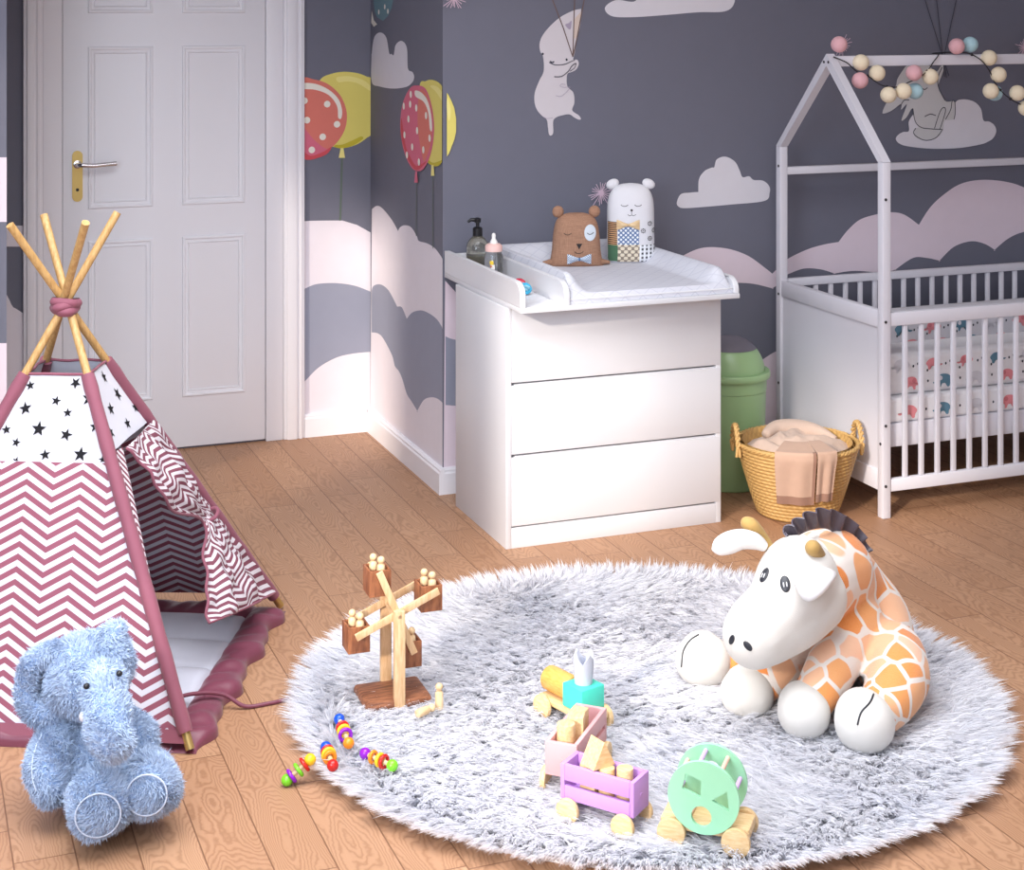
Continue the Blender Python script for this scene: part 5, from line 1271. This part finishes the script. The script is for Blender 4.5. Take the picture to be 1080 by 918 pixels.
def block(kind, label, M, loc, rz=0, mat=None, grp='wooden blocks in the toy wagons', **k):
    w = M @ Vector(loc); a = M.to_euler().z+rz
    mb = MB()
    if kind == 'cyl': mb.cyl((0, 0, 0), (0, 0, k.get('h', 0.05)), k.get('r', 0.0155), 30, 0, 0.0012)
    elif kind == 'cube': s_ = k.get('s', 0.032); mb.bb((-s_/2, -s_/2, 0), (s_/2, s_/2, k.get('h', 0.04)), 0, 0.0012)
    elif kind == 'tri':
        b_ = k.get('b', 0.05); mb.prism([(-b_/2, 0), (b_/2, 0), (0, k.get('h', 0.045))], -k.get('d', 0.03)/2, k.get('d', 0.03)/2, 0, Matrix(((1, 0, 0, 0), (0, 0, -1, 0), (0, 1, 0, 0), (0, 0, 0, 1))))
    o = mb.build('toy_block', mat or M_blk, None, 40); o.location = w; o.rotation_euler = (0, 0, a); tag(o, label, 'toy block', grp)
    return o
block('cube', 'square wooden block under the triangle in the lilac wagon', PM, (-0.030, 0.0, zf+0.0002), 0, h=0.060, s=0.034)
block('cyl', 'round wooden block beside the triangle in the lilac wagon', PM, (0.006, -0.002, zf+0.0002), 0, h=0.060, r=0.0165)
block('cyl', 'round wooden block at the right end of the lilac wagon', PM, (0.046, 0.0, zf+0.0002), 0, h=0.068, r=0.0165)
block('tri', 'triangular wooden block lying on top of the lilac wagon load', PM, (-0.016, 0.002, zf+0.0606), 1.15, b=0.054, h=0.050, d=0.044)
k0, k1, k2, k3 = [Vector(p) for p in ((1.277,3.117,0.135), (1.321,3.067,0.135), (1.455,3.214,0.135), (1.410,3.262,0.135))]
ang2 = math.atan2((k3-k0).y+(k2-k1).y, (k3-k0).x+(k2-k1).x)
kw, zf2 = wagon('pink toy wagon with wooden blocks between the lilac wagon and the engine', (k0+k1+k2+k3)/4, ang2, ((k3-k0).length+(k2-k1).length)/2, 0.070, 0.066, 0.135, M_ptrain, 0.0245)
KM = Matrix.Translation(kw.location) @ Matrix.Rotation(ang2, 4, 'Z')
block('cyl', 'round wooden block at the near end of the pink wagon', KM, (-0.055, 0.004, zf2+0.0002), 0.3, h=0.082, r=0.019)
block('cube', 'square wooden block behind the round one in the pink wagon', KM, (-0.013, -0.004, zf2+0.0002), 0.2, h=0.084, s=0.034)
block('cube', 'square wooden block farthest back in the pink wagon', KM, (0.026, 0.004, zf2+0.0002), 0.0, h=0.078, s=0.034)
# engine
c0, c1, c2 = Vector((1.436,3.396,0.125)), Vector((1.455,3.334,0.125)), Vector((1.506,3.347,0.125))
ang3 = math.atan2((c1-c0).y, (c1-c0).x)
cc = c0.lerp(c2, 0.5); ax3 = Vector((math.cos(ang3), math.sin(ang3), 0)); S3 = 0.068
en = thing('toy_engine', 'wooden toy train engine with teal cab and pale grey crown chimney', 'toy train', (cc.x-ax3.x*0.035, cc.y-ax3.y*0.035, RZ), ang3)
mb = MB(); mb.box((0, 0, 0.041), (0.175, 0.064, 0.018), 0, 0.006); mb.build('chassis', M_blk, en, 40)
wheels(en, 0.175, 0.064, 0.027, 0.028, dx=0.72)
mb = MB(); mb.cyl((-0.085, 0, 0.0785), (0.0005, 0, 0.0785), 0.028, 36, 0, 0.003); mb.build('boiler', M_hon, en, 40, label='honey coloured round boiler')
mb = MB(); mb.box((0.036, 0, 0.0505+0.027), (S3, S3, 0.053), 0, 0.003); mb.build('cab', M_teal2, en, 40, label='teal square cab')
def crown_f(r0, r1, z0):
    n = 48; mb = MB(); pts = []
    for j in range(n):
        t = 2*PI*j/n; zz = 0.046+0.024*abs(((t/(2*PI)*4) % 1)*2-1)**1.0
        pts.append((t, zz))
    out0 = [(r0*math.cos(t), r0*math.sin(t), 0) for t, z in pts]; out1 = [((r0+0.004)*math.cos(t), (r0+0.004)*math.sin(t), z) for t, z in pts]
    in1 = [((r0-0.001)*math.cos(t), (r0-0.001)*math.sin(t), z) for t, z in pts]; in0 = [((r0-0.005)*math.cos(t), (r0-0.005)*math.sin(t), 0.012) for t, z in pts]
    M = Matrix.Translation((0.036, 0, z0)); mb.loft([out0, out1, in1, in0], 0, M, True); return mb
crown_f(0.020, 0, 0.1047).build('crown_chimney', M_crown, en, 30)
# shape sorter wheel on its cart
w0, w1 = Vector((1.425,2.838,0.048)), Vector((1.522,2.757,0.048)); ang4 = math.atan2((w1-w0).y, (w1-w0).x); WL = (w1-w0).length
ax4 = Vector((math.cos(ang4), math.sin(ang4), 0)); ay4 = Vector((-ax4.y, ax4.x, 0)); mid = (w0+w1)/2+ay4*0.042
mc = thing('toy_drum_cart', 'wooden toy cart carrying a mint green drum with cut out shapes', 'toy train', (mid.x, mid.y, RZ), ang4)
mb = MB(); mb.box((0, 0, 0.040), (WL+0.050, 0.070, 0.024), 0, 0.007); mb.build('cart_board', M_blk, mc, 40)
for sx in (-1, 1):
    for sy in (-1, 1):
        mb = MB(); mb.cyl((sx*WL/2, sy*0.036, 0.028), (sx*WL/2, sy*0.049, 0.028), 0.028, 36, 0, 0.002); mb.build('wheel', M_blk, mc, 40)
DRm = 0.070; DZ = 0.0525+DRm-0.019
circ = lambda cx, cz, r, n=40: [(cx+r*math.cos(2*PI*i/n), cz+r*math.sin(2*PI*i/n)) for i in range(n)]
MXZ = Matrix(((1, 0, 0, 0), (0, 0, 1, 0), (0, 1, 0, DZ), (0, 0, 0, 1)))
sq = [(-0.042, 0.013), (-0.006, 0.0), (-0.004, 0.033), (-0.035, 0.043)]; tr_ = [(0.016, -0.002), (0.050, -0.018), (0.046, 0.020)]; ci = circ(-0.004, -0.036, 0.020, 28)
mb = MB(); mb.prism(circ(0, 0, DRm, 72), -0.0435, -0.0355, 0, MXZ, [sq, tr_, ci]); mb.build('front_disc', M_mint, mc, 30)
mb = MB(); mb.prism(circ(0, 0, DRm, 72), 0.0355, 0.0435, 0, MXZ, [circ(0.0, 0.022, 0.016, 24)]); mb.build('rear_disc', M_mint, mc, 30)
M_rodp = plain('peach_rod', (236, 190, 170), 0.5); M_rodl = plain('lilac_rod', (206, 176, 226), 0.5)
for i in range(8):
    t = 2*PI*i/8+0.2; mb = MB(); mb.cyl((0.058*math.cos(t), -0.0356, DZ+0.058*math.sin(t)), (0.058*math.cos(t), 0.0356, DZ+0.058*math.sin(t)), 0.0045, 12); mb.build('rod', M_rodp if i % 2 else M_rodl, mc, 40, label='peach rod' if i % 2 else 'lilac rod')

# ------------------------------------------------------------------ giraffe plush
def giraffe_mat():
    t = NT('giraffe_plush'); co = t.coord('Object'); nz = t.noise(co, 9, 2, 0.5, 1)
    vm = t.n('ShaderNodeVectorMath', co, t.n('ShaderNodeVectorMath', nz, (0.022, 0.022, 0.022), operation='MULTIPLY').outputs[0], operation='ADD').outputs[0]
    v = t.n('ShaderNodeTexVoronoi', feature='DISTANCE_TO_EDGE'); t.put(v.inputs['Vector'], vm); v.inputs['Scale'].default_value = 14.5
    v2 = t.n('ShaderNodeTexVoronoi', feature='F1'); v2.inputs['Randomness'].default_value = 0.85; v.inputs['Randomness'].default_value = 0.85; t.put(v2.inputs['Vector'], vm); v2.inputs['Scale'].default_value = 14.5
    rv = t.n('ShaderNodeSeparateColor', v2.outputs['Color']).outputs[0]
    c = t.ramp(rv, [(0.0, lin((238, 190, 160))), (0.34, lin((236, 178, 136))), (0.48, lin((232, 158, 92))), (0.72, lin((230, 142, 54))), (0.92, lin((222, 122, 24)))])
    k = t.n('ShaderNodeMapRange', v.outputs['Distance'], 0.06, 0.085, 0.0, 1.0).outputs[0]
    k = t.math('MULTIPLY', k, t.n('ShaderNodeMapRange', v2.outputs['Distance'], 0.66, 0.73, 1.0, 0.0).outputs[0])
    pl = t.noise(co, 420, 2)
    c = t.mix(t.math('MULTIPLY', pl, 0.25), c, lin((240, 206, 170)))
    t.base(t.mix(k, lin((230, 221, 214)), c)); t.set(Roughness=0.9, Sheen_Weight=0.3); t.bump(pl, 0.5, 0.002); return t.m
M_gir = giraffe_mat(); M_gw = plain('white_plush', (214, 210, 204), 0.9, 0.02, 20, 0.3, 500, Sheen_Weight=0.25)
M_satin = plain('white_satin', (228, 226, 226), 0.3, 0.02); M_tan = fabric('tan_suede', (176, 142, 82), 0.8); M_mane = plain('charcoal_satin', (84, 78, 90), 0.35, 0.08, 30)
M_eyeb = plain('eye_black', (40, 42, 50), 0.4); M_glint_tusk = plain('eye_glint_tusk_white', (240, 240, 244), 0.4)
O = Vector((2.07, 3.62, RZ))
gf = thing('plush_giraffe', 'large sitting plush giraffe with orange patches and white head on the rug', 'plush toy', O)
def C(*L_): return [(Vector(p), r) for p, r in L_]
hoofs = [(Vector((1.839,3.490,0.079)), 0.0625, 0.010), (Vector((1.855,3.308,0.070)), 0.055, 0.011), (Vector((1.915,3.157,0.076)), 0.0600, 0.002), (Vector((2.004,3.052,0.082)), 0.0660, 0.004)]
bodyC = [
    C(((2.245,3.379,0.101), 0.100), ((2.259,3.416,0.144), 0.098), ((2.220,3.431,0.220), 0.085), ((2.145,3.406,0.280), 0.100)),
    C(((2.126,3.392,0.287), 0.108), ((2.049,3.336,0.296), 0.104)),
    C(((2.222,3.280,0.106), 0.088), ((2.169,3.172,0.109), 0.074), ((2.103,3.112,0.091), 0.060), ((2.047,3.080,0.082), 0.050)),
    C(((2.169,3.344,0.181), 0.068), ((2.065,3.255,0.149), 0.062), ((1.990,3.199,0.112), 0.055), ((1.946,3.172,0.091), 0.046)),
    C(((2.171,3.439,0.159), 0.070), ((2.045,3.381,0.106), 0.056), ((1.940,3.325,0.093), 0.050), ((1.899,3.314,0.083), 0.043)),
    C(((2.243,3.508,0.054), 0.080), ((2.068,3.490,0.039), 0.062), ((1.941,3.474,0.063), 0.052), ((1.900,3.480,0.069), 0.044))]
me = blob_mesh('giraffe_body', bodyC, 0.008, O, 3); mesh_obj('body', me, M_gir, gf)
RT_ = Vector((0.933, -0.36, 0)); BK_ = Vector((0.36, 0.933, 0))
for p, r, ox in hoofs:
    me = blob_mesh('giraffe_hoof', [C((p-RT_*ox, r*0.96), (p+RT_*ox, r*0.96)), C((p+BK_*0.030+Vector((0, 0, 0.004)), r*0.90), (p+BK_*0.006, r*1.0))], 0.008, O, 5); mesh_obj('hoof', me, M_gw, gf)
hd = [C(((1.969,3.271,0.341), 0.088), ((1.949,3.246,0.330), 0.096), ((1.896,3.224,0.293), 0.080), ((1.843,3.217,0.255), 0.080), ((1.820,3.210,0.244), 0.074)),
      C(((1.987,3.243,0.296), 0.082), ((1.929,3.222,0.267), 0.074), ((1.849,3.210,0.244), 0.070))]
hm = blob_mesh('giraffe_head', hd, 0.007, O, 8); head = mesh_obj('head', hm, M_gw, gf)
def bvh_of(me): return BVHTree.FromPolygons([v.co.copy() for v in me.vertices], [tuple(p.vertices) for p in me.polygons])
hb = bvh_of(hm)
def surf(p): 
    q, n, i, d = hb.find_nearest(Vector(p)-O); return q, n
def hit(bv, p, org):
    p = Vector(p); d = (p-Vector((0, 0, 1.65))).normalized(); q, n, i, dd = bv.ray_cast(p-d*0.5-org, d)
    return (q, n) if q is not None else bv.find_nearest(p-org)[:2]
def oval(mb, p, rx, rz, mi, lift=0.001, tilt=0.0, dome=0.3):
    q, n = hit(hb, p, O); z = Vector((0, 0, 1)); up = (z-n*n.dot(z)).normalized(); sd = up.cross(n)
    up, sd = up*math.cos(tilt)+sd*math.sin(tilt), sd*math.cos(tilt)-up*math.sin(tilt)
    M = Matrix((( sd.x, up.x, n.x, q.x+n.x*lift), (sd.y, up.y, n.y, q.y+n.y*lift), (sd.z, up.z, n.z, q.z+n.z*lift), (0, 0, 0, 1)))
    mb.ball((0, 0, 0), (rx, rz, rx*dome), mi, 22, M); return M
for p, til in (((1.825,3.176,0.388), -0.25), ((1.863,3.151,0.372), -0.2)):
    mb = MB(); M = oval(mb, p, 0.0115, 0.0185, 0, 0.0005, til)
    for dx in (-0.0035, 0.0035): mb.ball((dx, -0.002, 0.0030), (0.0014, 0.006, 0.001), 1, 12, M)  # highlights of the eye put in as white strokes
    mb.build('eye', [M_eyeb, M_glint_tusk], head, 80)
for p, til in (((1.728,3.149,0.268), 0.5), ((1.756,3.128,0.258), -0.8)):
    mb = MB(); oval(mb, p, 0.0075, 0.0125, 0, 0.0002, til, 0.25); mb.build('nostril', M_eyeb, head, 80)
# ears, horns
def tube_ear(name, pts, rad, flat, mat, label=None):
    mb = MB(); P = cat_rom([tuple(Vector(p)-O)+(r,) for p, r in zip(pts, rad)], 8); mb.tube([q[:3] for q in P], [q[3] for q in P], 20, 0, True, False, None, flat)
    return mb.build(name, mat, head, 80, label)
tube_ear('ear', [(1.895,3.299,0.405), (1.870,3.298,0.421), (1.836,3.300,0.429), (1.803,3.303,0.423), (1.776,3.302,0.416), (1.762,3.302,0.413)], [0.012, 0.020, 0.024, 0.026, 0.019, 0.004], 0.95, M_satin, 'shiny white satin ear')
tube_ear('ear', [(1.981,3.170,0.377), (1.951,3.144,0.385), (1.918,3.130,0.377), (1.899,3.126,0.359), (1.897,3.132,0.341)], [0.020, 0.036, 0.044, 0.034, 0.004], 0.45, M_satin, 'shiny white satin ear')
for pts in ([((1.924,3.331,0.391), 0.015), ((1.909,3.337,0.416), 0.015), ((1.884,3.336,0.443), 0.018), ((1.873,3.340,0.450), 0.0165)], [((2.024,3.250,0.363), 0.015), ((1.992,3.219,0.396), 0.017), ((1.964,3.198,0.424), 0.0185), ((1.959,3.194,0.427), 0.0175)]):
    me = blob_mesh('giraffe_horn', [C(*pts)], 0.005, O, 4); mesh_obj('horn', me, M_tan, head)
# pleated mane along the neck
mbp = cat_rom([(1.969,3.314,0.407), (1.995,3.314,0.421), (2.040,3.329,0.425), (2.095,3.351,0.415), (2.156,3.381,0.380), (2.204,3.405,0.342), (2.232,3.416,0.308)], 10)
ctr = Vector((2.133,3.411,0.261))
def mane(a, b):
    i = a*(len(mbp)-1); k = min(int(i), len(mbp)-2); p = mbp[k].lerp(mbp[k+1], i-k); t = (mbp[k+1]-mbp[k]).normalized()
    o = (p-ctr).normalized(); sd = t.cross(o).normalized()
    h = 0.060*(0.7+0.3*math.sin(PI*min(1, a*1.0+0.05)))*b
    ph = a*52
    return p-o*0.010+o*h+sd*(0.0085*math.sin(ph)*b**0.7)+t*(0.0045*math.cos(ph)*b) - O
mb = MB(); mb.grid(mane, 150, 8, 0, None, 0.003); mb.build('mane', M_mane, gf, 80, label='pleated charcoal mane')
# stitched lines on the hind soles
bodyall = None
def stitch(pts, hoof_i):
    ob = [o for o in gf.children if o.name.startswith('hoof')][hoof_i]; bv = bvh_of(ob.data)
    L_ = []
    for q in cat_rom(pts, 6):
        s_, n = hit(bv, q, O); L_.append(s_+n*0.0010)
    mb = MB(); mb.tube(L_, 0.0020, 6); mb.build('stitch_line', M_eyeb, ob, 80)
stitch([(1.782,3.407,0.178), (1.759,3.405,0.169), (1.740,3.402,0.148), (1.736,3.404,0.111)], 0)
stitch([(1.966,2.961,0.186), (1.953,2.956,0.172), (1.936,2.962,0.152), (1.923,2.956,0.130)], 3)

# ------------------------------------------------------------------ elephant plush with short curly fur
def fur_mat():
    t = NT('blue_fur'); co = t.coord('Object'); a = t.noise(co, 14, 3); b = t.noise(co, 160, 2)
    c = t.mix(a, lin((178, 198, 224)), lin((204, 217, 236))); t.base(t.mix(t.math('MULTIPLY', b, 0.6), c, lin((140, 166, 204)))); t.set(Roughness=0.8, Sheen_Weight=0.3); return t.m
M_fur = fur_mat(); M_skin = plain('blue_fur_base', (140, 166, 204), 0.9); M_seam = fabric('pale_seam', (206, 218, 236))
E0 = Vector((0.46, 3.20, 0))
el = thing('plush_elephant', 'fluffy pale blue plush elephant sitting against the play tent', 'plush toy', E0)
def furry(name, chains, dens, Lf, parent, vox=0.0065, sm=4):
    base = blob_mesh(name, chains, vox, E0, sm)
    bm = bmesh.new(); bm.from_mesh(base); bmesh.ops.triangulate(bm, faces=bm.faces); bm.verts.ensure_lookup_table(); bm.faces.ensure_lookup_table()
    V0 = np.array([v.co for v in bm.verts]); F0 = np.array([[v.index for v in f.verts] for f in bm.faces]); N0 = np.array([v.normal for v in bm.verts]); bm.free()
    A, B, Cc = V0[F0[:, 0]], V0[F0[:, 1]], V0[F0[:, 2]]
    ar = np.linalg.norm(np.cross(B-A, Cc-A), axis=1)/2; n = int(ar.sum()*dens)
    f = rs.choice(len(F0), n, p=ar/ar.sum()); u = rs.uniform(0, 1, (n, 2)); s_ = u.sum(1) > 1; u[s_] = 1-u[s_]
    P = A[f]+(B-A)[f]*u[:, :1]+(Cc-A)[f]*u[:, 1:]; N = N0[F0[f]].mean(1)
    N /= np.maximum(np.linalg.norm(N, axis=1, keepdims=True), 1e-6)
    fl = np.stack([np.sin(P[:, 1]*60+P[:, 2]*40), np.sin(P[:, 0]*55+P[:, 2]*70+1), np.sin(P[:, 0]*66+P[:, 1]*50+2)-0.3], 1)
    D = N*0.85+fl*0.45+rs.normal(0, 0.62, (n, 3))
    V, q, t3 = strand_arrays(P, D, rs.uniform(0.7, 1.2, n)*Lf, rs.uniform(0.0013, 0.0024, n), fl*0.3+rs.normal(0, 0.25, (n, 3)))
    V[:, 2] = np.maximum(V[:, 2], 0.0015)
    me = strands_mesh(name, base, V, q, t3, [M_skin, M_fur], 1)
    o = bpy.data.objects.new(name, me); COL.objects.link(o); o.parent = parent; return o, base
EC = [C(((0.410,3.486,0.118), 0.060), ((0.409,3.475,0.099), 0.080), ((0.409,3.443,0.085), 0.088)),
      C(((0.355,3.475,0.159), 0.030), ((0.326,3.443,0.146), 0.042), ((0.311,3.406,0.118), 0.044), ((0.313,3.384,0.085), 0.037)),
      C(((0.465,3.464,0.166), 0.030), ((0.492,3.444,0.142), 0.034), ((0.498,3.431,0.115), 0.033)),
      C(((0.429,3.393,0.090), 0.045), ((0.405,3.316,0.077), 0.058), ((0.393,3.267,0.094), 0.0610)),
      C(((0.480,3.405,0.090), 0.045), ((0.497,3.324,0.086), 0.055), ((0.491,3.272,0.108), 0.0555)),
      C(((0.376,3.456,0.265), 0.070), ((0.391,3.450,0.285), 0.074), ((0.416,3.440,0.285), 0.066)),
      C(((0.411,3.410,0.280), 0.056), ((0.385,3.399,0.267), 0.054)),
      C(((0.412,3.346,0.299), 0.036), ((0.407,3.273,0.290), 0.040), ((0.405,3.230,0.267), 0.040), ((0.407,3.192,0.246), 0.038)),
      C(((0.351,3.476,0.312), 0.022), ((0.317,3.468,0.324), 0.020), ((0.287,3.469,0.312), 0.018), ((0.270,3.470,0.280), 0.017), ((0.270,3.470,0.241), 0.020), ((0.286,3.464,0.212), 0.022), ((0.315,3.453,0.206), 0.024), ((0.342,3.458,0.215), 0.022)),
      C(((0.332,3.516,0.249), 0.020), ((0.298,3.513,0.243), 0.016), ((0.308,3.503,0.214), 0.018)),
      C(((0.425,3.448,0.324), 0.036), ((0.443,3.441,0.353), 0.022), ((0.456,3.436,0.367), 0.011)), C(((0.441,3.452,0.308), 0.030), ((0.454,3.437,0.328), 0.018), ((0.459,3.445,0.285), 0.014))]
body, bmsh = furry('body', EC, 300000, 0.0100, el, 0.006, 3)
hb = bvh_of(bmsh); O_keep = O; O = E0
for p in ((0.385,3.335,0.290), (0.432,3.316,0.311)):
    q, n = hit(hb, p, O); mb = MB(); mb.ball(q+n*0.011, 0.0062, 0, 18); mb.build('eye', M_black, el, 80)
q, n = hit(hb, (0.374,3.339,0.252), O); mb = MB(); mb.ball(q+n*0.017+Vector((-0.004, -0.006, 0)), (0.008, 0.009, 0.010), 0, 16); mb.build('tusk', M_glint_tusk, el, 80)
for c_, rr, ax in (((0.393,3.267,0.094), 0.062, (-0.16, -0.94, -0.02)), ((0.491,3.272,0.108), 0.0565, (-0.26, -0.93, 0.06))):
    ax = Vector(ax).normalized(); sd = ax.cross(Vector((0, 0, 1))).normalized(); up = sd.cross(ax); L_ = []
    for i in range(40):
        t = 2*PI*i/40; L_.append(Vector(c_)-O+(ax*math.cos(0.68)+(sd*math.cos(t)+up*math.sin(t))*math.sin(0.68))*(rr+0.0055))
    mb = MB(); mb.tube(L_, 0.0017, 8, 0, False, True); mb.build('sole_seam', M_seam, el, 80)
L_ = []
for p in ((0.297,3.379,0.193), (0.287,3.383,0.170), (0.280,3.386,0.140), (0.280,3.386,0.109), (0.287,3.383,0.083)):
    w_, nn_ = hit(hb, p, O); L_.append(w_+nn_*0.005)
mb = MB(); mb.tube(cat_rom(L_, 6), 0.0014, 6); mb.build('arm_seam', M_seam, el, 80)
bpy.data.meshes.remove(bmsh)
